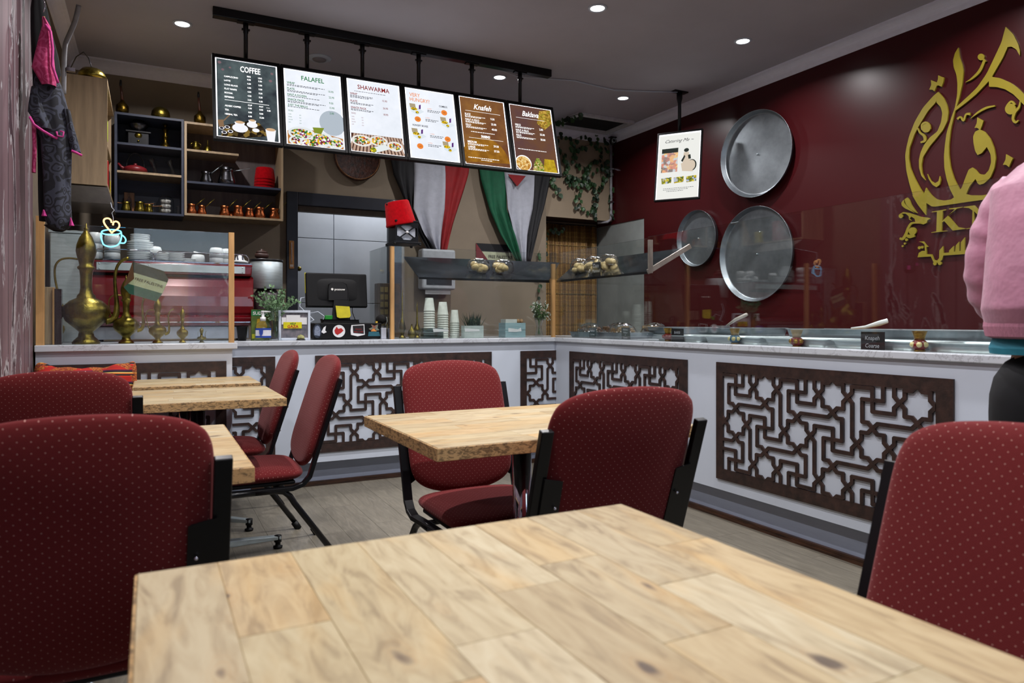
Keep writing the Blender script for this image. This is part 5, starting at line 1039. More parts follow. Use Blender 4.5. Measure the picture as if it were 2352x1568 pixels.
# photo frame HELP GAZA
p = at(676, 4.63, B0)
t = put('photo_frame', 'white box frame with a yellow HELP GAZA sticker', 'frame', p, [('frame', MB().box(-.098, -.012, 0, -.083, .012, .19).box(.083, -.012, 0, .098, .012, .19).box(-.083, -.012, 0, .083, .012, .015).box(-.083, -.012, .175, .083, .012, .19), WHITE, dict(bevel=.002)), ('picture', rbox(-.083, .0, .015, .083, .004, .175), M('picture_grey', '8a8288', .3, col2='4a5058', scale=24)), ('paper', MB().box(-.078, -.004, .10, .078, -.002, .145), PAPER), ('paper', MB().box(-.05, -.006, .115, .035, -.0045, .16), PAPER), ('sticker', rbox(-.068, -.008, .075, .045, -.0065, .115), M('sticker_yellow', 'd8cf10', .5))])
m = MB(); put_text(m, lambda a, b_, d: (a, -.0085, b_), 'HELP', -.010, .099, .018, 'C', sx=.9, bold=.03); obj('lettering', m, M('text_green', '1f6a2a', .5), t)
m = MB(); put_text(m, lambda a, b_, d: (a, -.0085, b_), 'GAZA', -.010, .0785, .025, 'C', bold=.03); obj('lettering', m, M('text_red', 'b01820', .5), t)
put('service_bell', 'small counter bell with a cream patterned dome', 'bell', at(691, 4.58, B0), [('base', MB().lathe([(.028, 0), (.029, .004), (.022, .009), (0, .009)], seg=24), BLACK), ('dome', MB().lathe([(.024, .01), (.023, .02), (.015, .031), (0, .036)], seg=24), M('cream_pattern', 'b8b878', .5, col2='6f7040', scale=110)), ('button', MB().lathe([(.003, .036), (.003, .041), (0, .042)], seg=8), CHROME)])
# cash drawer, monitor
p = at(790, 4.75, B0)
t = thing('cash_drawer', 'black cash drawer with four stickers on its front', 'drawer', (1.175, 4.80, B0))
obj('case', rbox(-.225, -.14, .006, .225, .2, .108), BLKP, t, bevel=.004)
fy = -.1425
def flat(name, pts, mat, dy=0., par=None): 
    m = MB(); m.prism(pts, lambda a, b_, d: (a, fy-dy+d, b_), .0012); return obj(name, m, mat, par or t)
flat('sticker', [(-.205+.028*math.cos(a), .057+.045*math.sin(a)) for a in [2*PI*k/20 for k in range(20)]], M('sticker_slate', '232a38', .4)); flat('sticker_figure', [(-.225, .03), (-.19, .025), (-.185, .06), (-.192, .085), (-.205, .092), (-.219, .085), (-.224, .06)], M('keffiyeh_grey', '8a93a6', .6, col2='5a6478', scale=90), .001); flat('sticker_figure', [(-.18, .05), (-.165, .08), (-.15, .09), (-.155, .06), (-.145, .05), (-.165, .04)], PAPER, .001)
cq = [(-.065+.041*math.cos(a), .055+.041*math.sin(a)) for a in [2*PI*k/28 for k in range(28)]]; flat('sticker', cq, PAPER); flat('sticker_map', [(-.095, .06), (-.08, .085), (-.07, .07), (-.05, .075), (-.035, .06), (-.05, .045), (-.075, .03), (-.09, .04)], M('sticker_red_check', 'b01c1c', .6), .001)
flat('sticker', [(.018, .095), (.105, .1), (.108, .03), (.06, .02), (.015, .03), (.012, .06)], PAPER); flat('sticker_panel', [(.026, .09), (.1, .094), (.102, .036), (.03, .042)], M('sticker_black', '191416', .5), .001)
m = MB(); put_text(m, lambda a, b_, d: (a, fy-.0022, b_), 'WILL LIVE', .065, .045, .014, 'C'); put_text(m, lambda a, b_, d: (a, fy-.0022, b_), 'Palestine', .065, .064, .012, 'C', shear=.2); obj('lettering', m, M('text_red2', 'a81c20', .5), t)
flat('sticker', [(.13, .02), (.215, .02), (.205, .05), (.135, .05)], M('sticker_teal', '1f5a68', .6)); flat('sticker', [(.15, .052), (.19, .052), (.18, .068), (.17, .072), (.158, .066)], M('sticker_sun', 'd88a40', .6)); flat('sticker', [(.135, .07), (.16, .08), (.15, .1), (.175, .09), (.2, .1), (.195, .075), (.21, .06), (.185, .056), (.17, .075), (.15, .058)], M('sticker_leaf_red', '8a2f20', .6, col2='5a8a7a', scale=60))
t = thing('till_monitor', 'black touch screen till seen from the back on the cash drawer', 'monitor', (1.125, 4.80, B0+.109)); fy = 0
R_ = Matrix.Rotation(math.radians(-8), 3, 'X')
def tl(m, dy=-.02, dz=.22): m.v = [tuple((R_ @ Vector(v))+Vector((0, dy, dz))) for v in m.v]; return m
obj('screen_shell', tl(MB().box(-.205, -.012, -.115, .205, .02, .115)), BLKP, t, bevel=.008, seg=3)
obj('rear_bulge', tl(pad(.31, .17, .03, .01, .0, .02, 0)), BLKP, t)
obj('yellow_edge', tl(MB().box(-.207, .008, -.02, -.2, .021, .118)), M('yellow_film', 'c8c010', .5), t)
obj('screen_bezel', tl(MB().box(-.205, .021, -.115, .205, .027, .115)), M('screen_glass', '0a0a0c', .1), t)
obj('neck_cover', tl(MB().prism([(-.062, -.07), (.062, -.07), (.066, .0), (.058, .035), (.03, .048), (-.03, .048), (-.058, .035), (-.066, .0)], lambda a, b_, d: (a, -.034+d, b_), .02)), M('neck_plastic', '0c0c0f', .5, spec=.25), t, bevel=.003)
m = MB(); put_text(m, lambda a, b_, d: (a, -.0352, b_), 'posnow', .012, -.006, .022, 'C', bold=.015); m.prism([(-.039+.008*math.cos(a), .001+.008*math.sin(a)) for a in [2*PI*k/16 for k in range(16)]], lambda a, b_, d: (a, -.0356+d, b_), .0005); obj('lettering', tl(m), WHL, t)
obj('vent_slots', tl(MB()), BLKP, t) if 0 else None
obj('stand', MB().prism([(-.055, .02), (.06, .02), (.05, .17), (-.04, .17)], lambda a, b_, d: (a+.015, -.062+(.17-b_)*-.12+d, b_), .025), M('stand_plastic', '0a0a0d', .5, spec=.25), t, bevel=.003)
obj('stand_base', MB().prism([(-.12, -.1), (.12, -.1), (.11, .06), (-.10, .06)], lambda a, b_, d: (a+.01, b_, d), .022), BLKP, t, bevel=.005)
obj('note', MB().prism([(-.045, .115), (.048, .11), (.055, .05), (.045, .036), (-.02, .032), (-.038, .04)], lambda a, b_, d: (a+.02, -.084+(.17-b_)*-.12+d, b_), .0015), M('note_yellow', 'c8bc12', .6), t, label='yellow paper note')
m = MB()
for k in range(4): m.box(-.035+.02, -.0865-(.07-k*-.010)*.12+.0035, .098-k*.009, .035+.02-.01*(k == 3), -.0855-(.07-k*-.010)*.12+.0035, .0995-k*.009)
obj('note_lines', m, M('ink_grey', '5a5a30', .7), t)
obj('cable', MB().tube([(-.2, -.0, .17), (-.235, -.01, .165), (-.245, -.02, .11), (-.2, -.05, .06), (-.16, -.06, .02), (-.19, -.07, .005)], .003, 6), WHITE, t); obj('cable', MB().tube([(-.2, -.02, .06), (-.13, -.04, .075), (-.09, -.05, .045), (-.1, -.06, .02)], .003, 6), WHITE, t); obj('cable', MB().tube([(.1, -.03, .14), (.102, -.035, .07), (.12, -.04, .02)], .0025, 6), BLKP, t)
put('green_box', 'bright green plastic block under the till screen', 'block', (1.06, 4.74, B0+.132), [('body', rbox(-.025, -.015, 0, .025, .015, .028), M('bright_green', '1f8a2a', .4), dict(bevel=.003))])
# utensil pot, small boxes, timber calendar tower
put('whisk_pot', 'black pot crowded with whisk brushes beside the till', 'pot', at(876, 4.80, B0), [('pot', MB().lathe([(.03, 0), (.034, .09), (.03, .09), (0, .01)], seg=20), BLACK), ('brush_head', MB().sph((-.0, 0, .135), .04, 14, 10, (1, 1, .8)), M('brush_black', '14100f', .8, bump=.8, bscale=200)), ('handle', MB().tube([(-.01, 0, .05), (-.015, -.02, .14)], .006, 6), WOODD), ('handle', MB().tube([(.02, 0, .07), (.035, -.02, .12), (.03, -.02, .15)], .004, 6), CERAM), ('yellow_handle', MB().tube([(-.038, -.01, .03), (-.04, -.02, .12)], [.007, .008], 8), M('yellow_plastic', 'd0a818', .4))])
for i, (u, c, w_, h_) in enumerate([(880, 'b8bcc8', .034, .075), (897, '6a6c74', .034, .072)]):
    tag(obj('small_box', rbox(-w_/2, -.02, 0, w_/2, .02, h_), M('small_box_%d' % i, c, .5), None, at(u, 4.66, B0), bevel=.002), ['small white box next to the cash drawer', 'small grey box against the glass case post'][i], 'box')
twr = put('timber_tower', 'brown timber lattice box standing behind the side glass', 'box', at(890, 5.10, B0), [('body', rbox(-.085, -.05, 0, .085, .05, .40), M('tower_wood', '4f3a20', .6, var=.3), dict(bevel=.003))])
BLK2 = M('tower_inlay', '8d7a45', .6)
for j in range(6):
    for i in range(2): obj('inlay', rbox(-.07+i*.032, -.054, .06+j*.055, -.046+i*.032, -.050, .098+j*.055), BLK2, twr)
# ================================================================== LANTERN AND FEZ
lp = at(921, 4.72, 1.585)
LS = 1.25
lt = put('lantern', 'black metal lantern with petal windows under the tilted fez', 'lantern', (lp.x, 4.67, 1.587), [('case', MB().box(-.062, -.062, .02, -.054, .062, .16).box(.054, -.062, .02, .062, .062, .16).box(-.054, -.062, .14, .054, -.056, .16).box(-.054, -.062, .02, .054, -.056, .034).box(-.054, .056, .02, .054, .062, .16), BLKM), ('inner_glass', rbox(-.05, -.05, .03, .05, .05, .15), M('lantern_pane', 'c4c8d2', .2, .2)), ('base', MB().box(-.075, -.075, .006, .075, .075, .02), BLKM, dict(bevel=.003)), ('roof', MB().box(-.066, -.066, .16, .066, .066, .175), BLKM, dict(bevel=.004))])
for sx in (-1, 1):
    for sy in (-1, 1): obj('foot', MB().sph((sx*.068, sy*.068, .004), .009, 8, 6), BLKM, lt)
BRK = BLKM
for a in range(4):
    R_ = Matrix.Rotation(a*PI/2+PI/4, 3, 'Y'); m = MB().box(.008, -.064, -.004, .066, -.058, .004); m.v = [tuple((R_ @ Vector((v[0], v[1], v[2])))+Vector((0, 0, .088))) for v in m.v]; obj('petal_bar', m, BRK, lt)
m = MB()
for sx in (-1, 1):
    m.prism([(sx*.054, .034), (sx*.054, .062), (sx*.03, .05), (sx*.02, .034)], lambda a_, b_, d: (a_, -.0635+d, b_), .005); m.prism([(sx*.054, .14), (sx*.054, .118), (sx*.03, .132), (sx*.02, .14)], lambda a_, b_, d: (a_, -.0635+d, b_), .005)
obj('petal_corner', m, BLKM, lt); lt.scale = (1.3, 1.3, .95); obj('boss', MB().sph((0, -.064, .088), .009, 12, 8), PAPER, lt)
fz = put('fez', 'bright red fez tipped over the black lantern', 'hat', (lp.x-.018, 4.67, 1.587+.160), [('felt', MB().lathe([(.103, -.02), (.105, -.012), (.101, .0), (.083, .135), (.077, .143), (0, .145)], seg=36), FELT), ('tassel', MB().tube([(0, 0, .146), (-.03, -.01, .15), (-.06, -.02, .146), (-.084, -.025, .13)], .006, 8), BLACK)])
fz.rotation_euler = (0, math.radians(-12), 0)
# ================================================================== PAPER CUPS ETC INSIDE THE MIDDLE CASE
pc_me = MB().lathe([(.024, 0), (.026, .002), (.040, .092), (.042, .094), (.041, .097), (.0, .094)], seg=26)
pcm = MB().lathe([(.042, 0), (.041, .004), (.039, .006), (.028, .094), (0, .094)], seg=26).mesh('paper_cup', M('paper_cup_white', 'd6dbd2', .6))
def cups(u, y, n, step, where, sc_=1., grp='stacked paper cups'):
    for k in range(n):
        o = tag(obj('paper_cup', pcm, None, None, at(u, y, B0+k*step)), '%s white paper cup up %s' % (['bottom', 'second', 'third', 'fourth', 'fifth', 'sixth', 'seventh', 'eighth', 'ninth', 'tenth', 'eleventh', 'twelfth'][k], where), 'cup', grp); o.scale = (sc_, sc_, 1)
cups(986, 4.74, 12, .0175, 'in the tallest stack of the glass case'); cups(1017, 4.74, 11, .0165, 'in the middle stack of the glass case'); cups(1044, 4.76, 8, .0155, 'in the short stack of the glass case', .85)
for i, (u, w_, h_) in enumerate([(992, .15, .072), (1085, .15, .088)]):
    t = put('white_carton', ['low white carton around the paper cups', 'long white carton holding the artificial grass'][i], 'carton', at(u, 4.66+.0*i, B0), [('wall', MB().box(-w_/2, -.03, 0, w_/2, -.026, h_).box(-w_/2, .024, 0, w_/2, .028, h_).box(-w_/2, -.026, 0, -w_/2+.004, .024, h_).box(w_/2-.004, -.026, 0, w_/2, .024, h_).box(-w_/2+.004, -.026, 0, w_/2-.004, .024, .004), GLASS('milky_card', (.62, .68, .68), 1.0) if i == 0 else M('grey_white_card', 'b4c0bc', .6)), ('label', MB().prism([(-.05, .045), (.065, .048), (.06, .062), (-.055, .07)], lambda a, b_, d: (a+(-.02 if i else .05), -.0315+d, b_), .001), PAPER)])
gt = thing('artificial_grass', 'tuft of dark green artificial grass in the white carton', 'plant', tuple(at(1087, 4.662, B0+.070))); rg = random.Random(9)
blade = [MB().add([(-.0025, 0, 0), (.0025, 0, 0), (.004*0+.006*k, .0, .09), (-.0015+.003*k, 0, .05), (.0015+.003*k, 0, .05)], [(0, 1, 4, 3), (3, 4, 2)]).mesh('blade', M('grass_green', '1f3f26', .5, var=.4)) for k in (-2, 0, 3)]
for k in range(90):
    o = obj('blade', rg.choice(blade), None, gt, (rg.uniform(-.055, .055), rg.uniform(-.018, .016), .0), (rg.uniform(-.25, .25), rg.uniform(-.3, .3), rg.uniform(0, PI))); o.scale = (1.5, 1.5, rg.uniform(.9, 1.4))
TEAL = M('pale_teal_crate', '94b2b8', .5, var=.12, scale=5, stretch=(1, 1, 7))
ck = put('teal_crate', 'pale teal timber crate with a torn white label', 'crate', at(1177, 4.70, B0), [('slat', rbox(-.085, -.05, 0, .085, -.042, .052), TEAL, dict(bevel=.001)), ('slat', rbox(-.085, -.05, .055, .085, -.042, .108), TEAL, dict(bevel=.001)), ('side', rbox(-.085, -.042, 0, -.077, .06, .108), TEAL), ('side', rbox(.077, -.042, 0, .085, .06, .108), TEAL), ('back', rbox(-.077, .052, 0, .077, .06, .108), TEAL), ('bottom', rbox(-.077, -.042, 0, .077, .052, .006), TEAL), ('label', MB().prism([(-.06, .042), (.0, .04), (.05, .045), (.045, .072), (.02, .06), (-.02, .066), (-.06, .07)], lambda a, b_, d: (a, -.0515+d, b_), .001), PAPER)])
put('white_box', 'white cardboard box inside the teal crate', 'box', Vector(ck.location)+Vector((-.03, 0, .007)), [('box', rbox(-.046, -.038, 0, .05, .045, .128), M('card_white', 'c9cfca', .6), dict(bevel=.002))])
for k in range(3): tag(obj('egg', MB().sph((0, 0, .018), .0155, 12, 8, (1, 1, 1.15)), M('brown_egg', 'a8845c', .5), None, Vector(ck.location)+Vector((.037+.014*k*1.0, -.02+.022*(k % 2), .102))), ['left brown egg at the crate rim', 'middle brown egg at the crate rim', 'right brown egg at the crate rim'][k], 'egg', 'brown eggs at the crate rim')
tag(obj('egg_tray', rbox(.023, -.04, .007, .075, .045, .10), M('tray_card', '8a7a66', .8), None, ck.location), 'grey-brown card tray under the eggs', 'tray')
# little brass pieces behind the post
for i, (u, y, h_, lab) in enumerate([(924, 4.85, .36, 'tall thin brass spire ornament beside the case post'), (946, 4.78, .10, 'little brass pot beside the paper cups'), (958, 4.78, .26, 'brass spire-lidded vessel beside the paper cups')]):
    put('brass_ornament', lab, 'ornament', at(u, y, B0), [('body', MB().lathe([(.026, 0), (.02, .01), (.010, .02), (.02, h_*.12), (.026, h_*.2), (.018, h_*.3), (.008, h_*.4), (.006, h_*.7), (.001, h_)] if h_ > .2 else [(.02, 0), (.03, .02), (.028, .05), (.01, .07), (.004, .1)], seg=20), BRASS)], 'small brass ornaments in the glass case')
# glass vase of white flowers
t = thing('flower_vase', 'glass vase of small white flowers behind the corner post', 'vase', tuple(at(1238, 4.72, B0))); rv = random.Random(5)
obj('vase', MB().lathe([(.03, 0), (.034, .01), (.022, .05), (.02, .08), (.03, .12), (.04, .145), (.037, .145), (.018, .08), (.028, .012), (0, .008)], seg=24), GLS, t)
FLM = M('flower_white', 'd8dcd0', .6); flm = MB().sph((0, 0, 0), .006, 6, 4).mesh('flower', FLM); lf2 = MB().add([(0, 0, 0), (.5, .05, .2), (1, 0, 0), (.5, .05, -.2)], [(0, 1, 2, 3)]).mesh('leaf', M('stem_green', '4a7038', .5, var=.3))
for k in range(16):
    top = Vector((rv.uniform(-.075, .075), rv.uniform(-.04, .05), rv.uniform(.16, .28))); pts = [Vector((top.x*-.15, 0, .02)), Vector((top.x*.1, 0, .12)), top]
    st = obj('stem', MB().tube(pts, .0014, 5), M('stem_green', '4a7038', .5, var=.3), t)
    for q in range(7): obj('flower', flm, None, st, top+Vector((rv.uniform(-.018, .018), rv.uniform(-.015, .015), rv.uniform(-.04, .02))))
    for q in range(15):
        f = rv.uniform(.2, .95); o = obj('leaf', lf2, None, st, pts[1].lerp(top, f), (rv.uniform(-1, 1), rv.uniform(-1.2, 0), rv.uniform(0, 6.28))); o.scale = (.03, .03, .03)
# white box in place of a pale reflection in the case glass
dp = onY(1003, 622, YB-.06)
put('reflection_box', 'white box on the back wall standing in for a reflection behind the cups', 'reflection_standin', (dp.x, YB-.002, dp.z), [('case', MB().box(-.16, -.12, -.17, .16, 0, .19), M('reflection_white', 'b8bcc2', .35), dict(bevel=.02, seg=4)), ('window', rbox(-.12, -.122, -.13, .12, -.119, -.03), M('reflection_dark', '3a3c40', .2)), ('paper', rbox(-.12, -.09, -.21, .12, -.088, -.17), PAPER)])  # made-up box, takes the place of a reflection in the glass
# ================================================================== BISCUIT BAGS ON THE TILTED SHELVES
def bag(name, lab, p, sx, sy, sz, n, seed, fill, catg='bag', grp=None, rz=0, tagm=True, rr=.029, flat_=.8):
    r_ = random.Random(seed); t = thing(name, lab, catg, tuple(p), rz, grp)
    for k in range(n):
        c = Vector((r_.uniform(-sx*.55, sx*.55), r_.uniform(-sy*.5, sy*.5), rr*.8+r_.uniform(0, max(.001, sz*.75-rr)))); R_ = Euler((r_.uniform(-.6, .9), r_.uniform(-.6, .6), 0)).to_matrix()
        obj('biscuit', MB().sph(c, rr, 12, 8, (1, 1, flat_), R_), fill, t)
    def f(i, j):
        u_ = 2*PI*i/28; v_ = j/10; prof = math.sin(PI*min(1, v_*.95+.05))**.55; k = 1+.05*math.sin(i*2.7+j*1.9)+.03*math.sin(i*5.1)
        return (sx*prof*math.cos(u_)*k, sy*prof*math.sin(u_)*k, sz*1.12*(1-math.cos(PI*v_))/2*(1+.04*math.sin(i*1.7)))
    obj('film', MB().grid(28, 11, f, True, True), WRAP, t)
    if tagm: obj('label', MB().add([(-.03, -sy*.4, sz*1.06), (.03, -sy*.4, sz*1.06), (.035, .0, sz*1.16), (-.025, 0, sz*1.16)], [(0, 1, 2, 3)]), PAPER, t, solid=.001)
    return t
for i, (u, lab) in enumerate([(1099, 'left cellophane bag of pale round biscuits on the smoked shelf'), (1155, 'right cellophane bag of pale round biscuits on the smoked shelf')]):
    p = at(u, 4.715, 1.418); bag('biscuit_bag', lab, p, .088, .055, .095, 10, 10+i, DOUGH, grp='bags of pale biscuits')
for i, (y, lab) in enumerate([(4.44, 'left bag of date biscuits behind the right-hand glass'), (4.25, 'middle bag of date biscuits behind the right-hand glass'), (4.07, 'right bag of date biscuits behind the right-hand glass, by the label')]):
    bag('biscuit_bag', lab, (2.845, y, 1.418), .055, .095, .10, 9, 20+i, DOUGH, grp='bags of date biscuits')
CHK = M('chalk_writing', 'c8ccd4', .8); CARDM = M('chalk_card', '0f1216', .5)
def card(lab, u, v0, v1, u1, x, lines_, rzx=0, hgt=None):
    a = onX(u, v1, x); b = onX(u1, v1, x); z0 = a.z; h_ = onX(u, v0, x).z-z0; w_ = abs(a.y-b.y)
    t = thing('chalk_label', lab, 'label', (x, (a.y+b.y)/2, z0), -PI/2)
    obj('card', rbox(-w_/2, -.003, 0, w_/2, .003, h_), CARDM, t, bevel=.0015); m = MB()
    for k, (s_, fy_, sz_) in enumerate(lines_): put_text(m, lambda a_, b_, d: (a_, -.0036, b_), s_, 0, h_*fy_, h_*sz_, 'C', shear=.15, sx=.9 if len(s_) < 8 else .72)
    obj('lettering', m, CHK, t); return t
card('small chalk label reading Date Mamoul on the right-hand biscuit bag', 1361, 603, 634, 1379, 2.775, [('Date', .6, .42), ('Mamoul', .25, .34)])
card('chalk label reading Baklava Cashew in front of the left pastries', 1354, 752, 775, 1369, 2.80, [('Baklava', .6, .28), ('Cashew', .25, .28)])
card('chalk label reading Baklava Walnut and Cinnamon', 1428, 752, 778, 1447, 2.80, [('Baklava', .75, .24), ('Walnut', .5, .22), ('&', .3, .18), ('Cinnamon', .06, .2)])
card('black chalk label reading BARISI beside a little gold vase', 1543, 754, 785, 1570, 2.80, [('BARISI', .62, .26)])
card('large chalk label reading Knapeh Coarse on the marble edge', 1978, 761, 803, 2032, 2.765, [('Knapeh', .55, .32), ('Coarse', .14, .32)])
# ================================================================== FOOD DISPLAY TRAYS
def pan(y1, y0, lab):
    t = thing('steel_pan', lab, 'tray', (2.95, (y0+y1)/2, B0), 0, 'steel pans set along the marble edge'); L = abs(y1-y0)/2-.004; W_ = .155; h_ = .036
    m = MB(); prof = [(W_-.018, L-.02, .003), (W_-.012, L-.012, h_-.003), (W_-.006, L-.006, h_), (W_, L, h_), (W_, L, h_-.004), (W_-.010, L-.010, h_-.008), (W_-.016, L-.018, 0)]
    rings = []
    for a, b_, z in prof:
        r = min(.03, a*.3); pts = []
        for qx, qy, a0 in ((1, 1, 0), (-1, 1, 1), (-1, -1, 2), (1, -1, 3)):
            for k in range(5): an = (a0+k/4)*PI/2; pts.append(Vector((qx*(a-r)+r*math.cos(an), qy*(b_-r)+r*math.sin(an), z)))
        rings.append(pts)
    n = 20; vs = [p for r in rings for p in r]; fs = [(i*n+k, i*n+(k+1) % n, (i+1)*n+(k+1) % n, (i+1)*n+k) for i in range(len(rings)-1) for k in range(n)]+[tuple(range(n)), tuple((len(rings)-1)*n+k for k in range(n))[::-1]]
    m.add(vs, fs, True); obj('pan', m, STEEL, t); return t
ye = [onX(u, 780, 2.80).y for u in (1500, 1610, 1745, 1900, 2110)]+[1.45]
plab = ['steel pan beside the BARISI label', 'steel pan between the first and second gold vases', 'steel pan behind the beige-topped vase', 'steel pan behind the Knapeh label', 'steel pan nearest the pink jacket']
for i in range(5): pan(ye[i]-.004, ye[i+1]+.004, plab[i])
FOIL = M('crumpled_foil', 'ccd4d6', .35, .4, var=.12, scale=10, bump=.5, bscale=22)
def baking(x0, x1, y0, y1, z, h_, lab, fill, fm):
    t = thing('baking_tray', lab, 'tray', ((x0+x1)/2, (y0+y1)/2, z)); a, b_ = (x1-x0)/2, (y1-y0)/2
    obj('tray', MB().add([(sx*(a-.012), sy*(b_-.012), .001) for sx, sy in ((-1, -1), (1, -1), (1, 1), (-1, 1))]+[(sx*a, sy*b_, h_) for sx, sy in ((-1, -1), (1, -1), (1, 1), (-1, 1))]+[(sx*(a+.006), sy*(b_+.006), h_-.002) for sx, sy in ((-1, -1), (1, -1), (1, 1), (-1, 1))], [(3, 2, 1, 0), (0, 1, 5, 4), (1, 2, 6, 5), (2, 3, 7, 6), (3, 0, 4, 7), (4, 5, 9, 8), (5, 6, 10, 9), (6, 7, 11, 10), (7, 4, 8, 11)]), ALU, t, solid=.0015)
    if fill:
        obj('pastry', MB().box(-a+.015, -b_+.015, .004, a-.015, b_-.015, h_*.55), fm, t, bevel=.004)
        g_ = MB().grid(30, 30, lambda i, j: (-a+.01+(2*a-.02)*i/29, -b_+.01+(2*b_-.02)*j/29, h_*.75+.006*math.sin(i*.9+j*.5)+.005*math.sin(j*1.3-i*.3))); obj('film', g_, FOIL if fill == 2 else WRAP, t)
    return t
tag(obj('steel_ledge', MB().box(3.12, 1.5, B0, 3.44, 4.0, .978), STEEL, bevel=.003), 'raised steel ledge carrying the long pastry trays', 'ledge')
baking(3.12, 3.42, 3.02, 3.98, .9785, .048, 'tray of foil-covered pastry with a spatula on top', 2, PASTRY)
baking(3.12, 3.42, 1.60, 2.76, .9785, .048, 'long aluminium tray of knafeh nearest the pink jacket', 1, M('knafeh_top', '9a7a4c', .6, var=.2, scale=30))
baking(2.83, 3.40, 3.92, 4.22, B0, .042, 'tray of wrapped walnut baklava behind its chalk label', 0, PASTRY); baking(2.83, 3.40, 4.26, 4.55, B0, .042, 'tray of wrapped cashew baklava at the counter corner', 0, PASTRY)
for i, (x, y, lab) in enumerate([(2.95, 4.45, 'film-wrapped heap of golden baklava at the counter corner'), (3.15, 4.38, 'film-wrapped heap of baklava behind the first label'), (2.98, 4.08, 'film-wrapped pale baklava pieces by the second label'), (3.22, 4.02, 'film-wrapped baklava pieces furthest right on the small trays')]):
    r_ = random.Random(i+40); t = thing('baklava_packet', lab, 'pastry', (x, y, B0+.006), 0, 'film-wrapped baklava heaps'); t.scale = (1, 1, 1.55)
    for k in range(16):
        R_ = Matrix.Rotation(r_.uniform(0, 3), 3, 'Z') @ Matrix.Rotation(r_.uniform(-.3, .3), 3, 'X'); m = MB().box(-.028, -.009, -.006, .028, .009, .007, R_); o = obj('piece', m, PASTRY if i < 2 else M('pale_pastry', 'a8875c', .5, var=.25, scale=50), t, (r_.uniform(-.07, .07), r_.uniform(-.08, .08), .01+r_.uniform(0, .035)))
    def f(i_, j_): u_ = 2*PI*i_/26; v_ = j_/8; rr = math.cos(v_*PI/2); return (.105*rr*math.cos(u_)*(1+.05*math.sin(3*i_)), .12*rr*math.sin(u_)*(1+.05*math.sin(2.3*i_)), .065*math.sin(v_*PI/2)+.003*math.sin(i_*2+j_))
    obj('film', MB().grid(26, 9, f, True, True), WRAP, t)
put('cake_server', 'steel cake server lying across the foil-covered pastry', 'server', (3.26, 3.33, B0+.087), [('blade', MB().box(-.02, .02, 0, .02, .14, .003), STEEL), ('handle', MB().tube([(0, .03, .004), (0, -.05, .045), (0, -.14, .075)], [.006, .010, .011], 8), M('server_handle', 'a8a298', .4))])
put('serving_spoon', 'pale plastic spoon handle resting on the long tray', 'spoon', (3.2, 2.32, B0+.084), [('handle', MB().tube([(0, .10, 0), (0, .02, .008), (0, -.06, .028), (0, -.10, .040)], [.006, .008, .014, .012], 8, .5), CERAM)])
# painted gold vases
VG = M('gold_glaze', 'a8852c', .25, .6, col2='6a4a18', scale=60, bump=.3); VR = M('red_glaze', '7a1a16', .3, var=.2)
def pvase(u, v0, v1, x, lab, top, belly, dotc):
    a = onX(u, v1, x); h_ = onX(u, v0, x).z-a.z; k = h_/.1
    t = thing('painted_vase', lab, 'vase', (x, a.y, a.z), 0, 'little painted vases along the marble edge')
    obj('neck', MB().lathe([(.022*k, .055*k), (.026*k, .075*k), (.034*k, .098*k), (.036*k, .1*k), (.03*k, .1*k), (.018*k, .06*k), (0, .058*k)], seg=24), top, t)
    obj('belly', MB().lathe([(.02*k, .008*k), (.036*k, .022*k), (.038*k, .035*k), (.030*k, .050*k), (.021*k, .056*k)], seg=24), belly, t); obj('base_ring', MB().lathe([(.024*k, 0), (.026*k, .004*k), (.02*k, .01*k)], seg=24), VG, t)
    for an in (-2.6, -1.7, 2.6): obj('medallion', MB().sph((.032*k*math.cos(an), .032*k*math.sin(an), .034*k), .014*k, 12, 8, (1, 1, 1)), dotc, t)
pvase(1534, 753, 783, 2.80, 'gold and red painted vase beside the BARISI label', VG, VR, VR)
pvase(1688, 754, 790, 2.79, 'painted vase with blue and cream medallions', VG, M('blue_glaze', '1c5a78', .3), M('cream_glaze', 'c8c088', .3))
pvase(1830, 757, 797, 2.785, 'painted vase with plain beige flared top', M('beige_glaze', 'b8a684', .5), VR, VG)
pvase(2112, 760, 807, 2.765, 'nearest painted vase, gold with dark red belly', VG, VR, M('cream_glaze', 'c8c088', .3))
# ================================================================== FLAGS
def flag(name, lab, rows, cols, mats, y, tri=None):
    t = thing(name, lab, 'flag', (0, 0, 0))
    for s_ in range(len(cols[0])-1):
        n = 12; R = []
        for k, v in enumerate(rows): R.append((v, cols[k][s_], cols[k][s_+1]))
        def f(i, j):
            q = j/(20); kk = q*(len(R)-1); a = min(len(R)-2, int(kk)); w_ = kk-a; v = R[a][0]*(1-w_)+R[a+1][0]*w_; u0 = R[a][1]*(1-w_)+R[a+1][1]*w_; u1 = R[a][2]*(1-w_)+R[a+1][2]*w_
            yy = y+.018*math.sin(i*1.2+s_*2.+j*.25)*(.3+q)+.01*math.sin(i*.7+j*.5); p = onY(u0+(u1-u0)*i/(n-1), v, y); return (p.x, yy, p.z)
        obj('stripe', MB().grid(n, 21, f), mats[s_], t, solid=.003)
    if tri:
        q = [onY(u, v, y-.035) for u, v in tri]; m = MB(); m.prism([(p.x, p.z) for p in q], lambda a, b_, d: (a, y-.036+d, b_), .002); obj('triangle', m, FRD, t)
    return t
flag('draped_flag', 'black, white and red draped flag left of the green one', [330, 400, 480, 540, 580], [(893, 951, 1022, 1085), (905, 951, 1022, 1075), (938, 948, 1020, 1052), (962, 975, 1014, 1036), (982, 1002, 1011, 1024)], [FBK, FWH, FRD], 5.93)
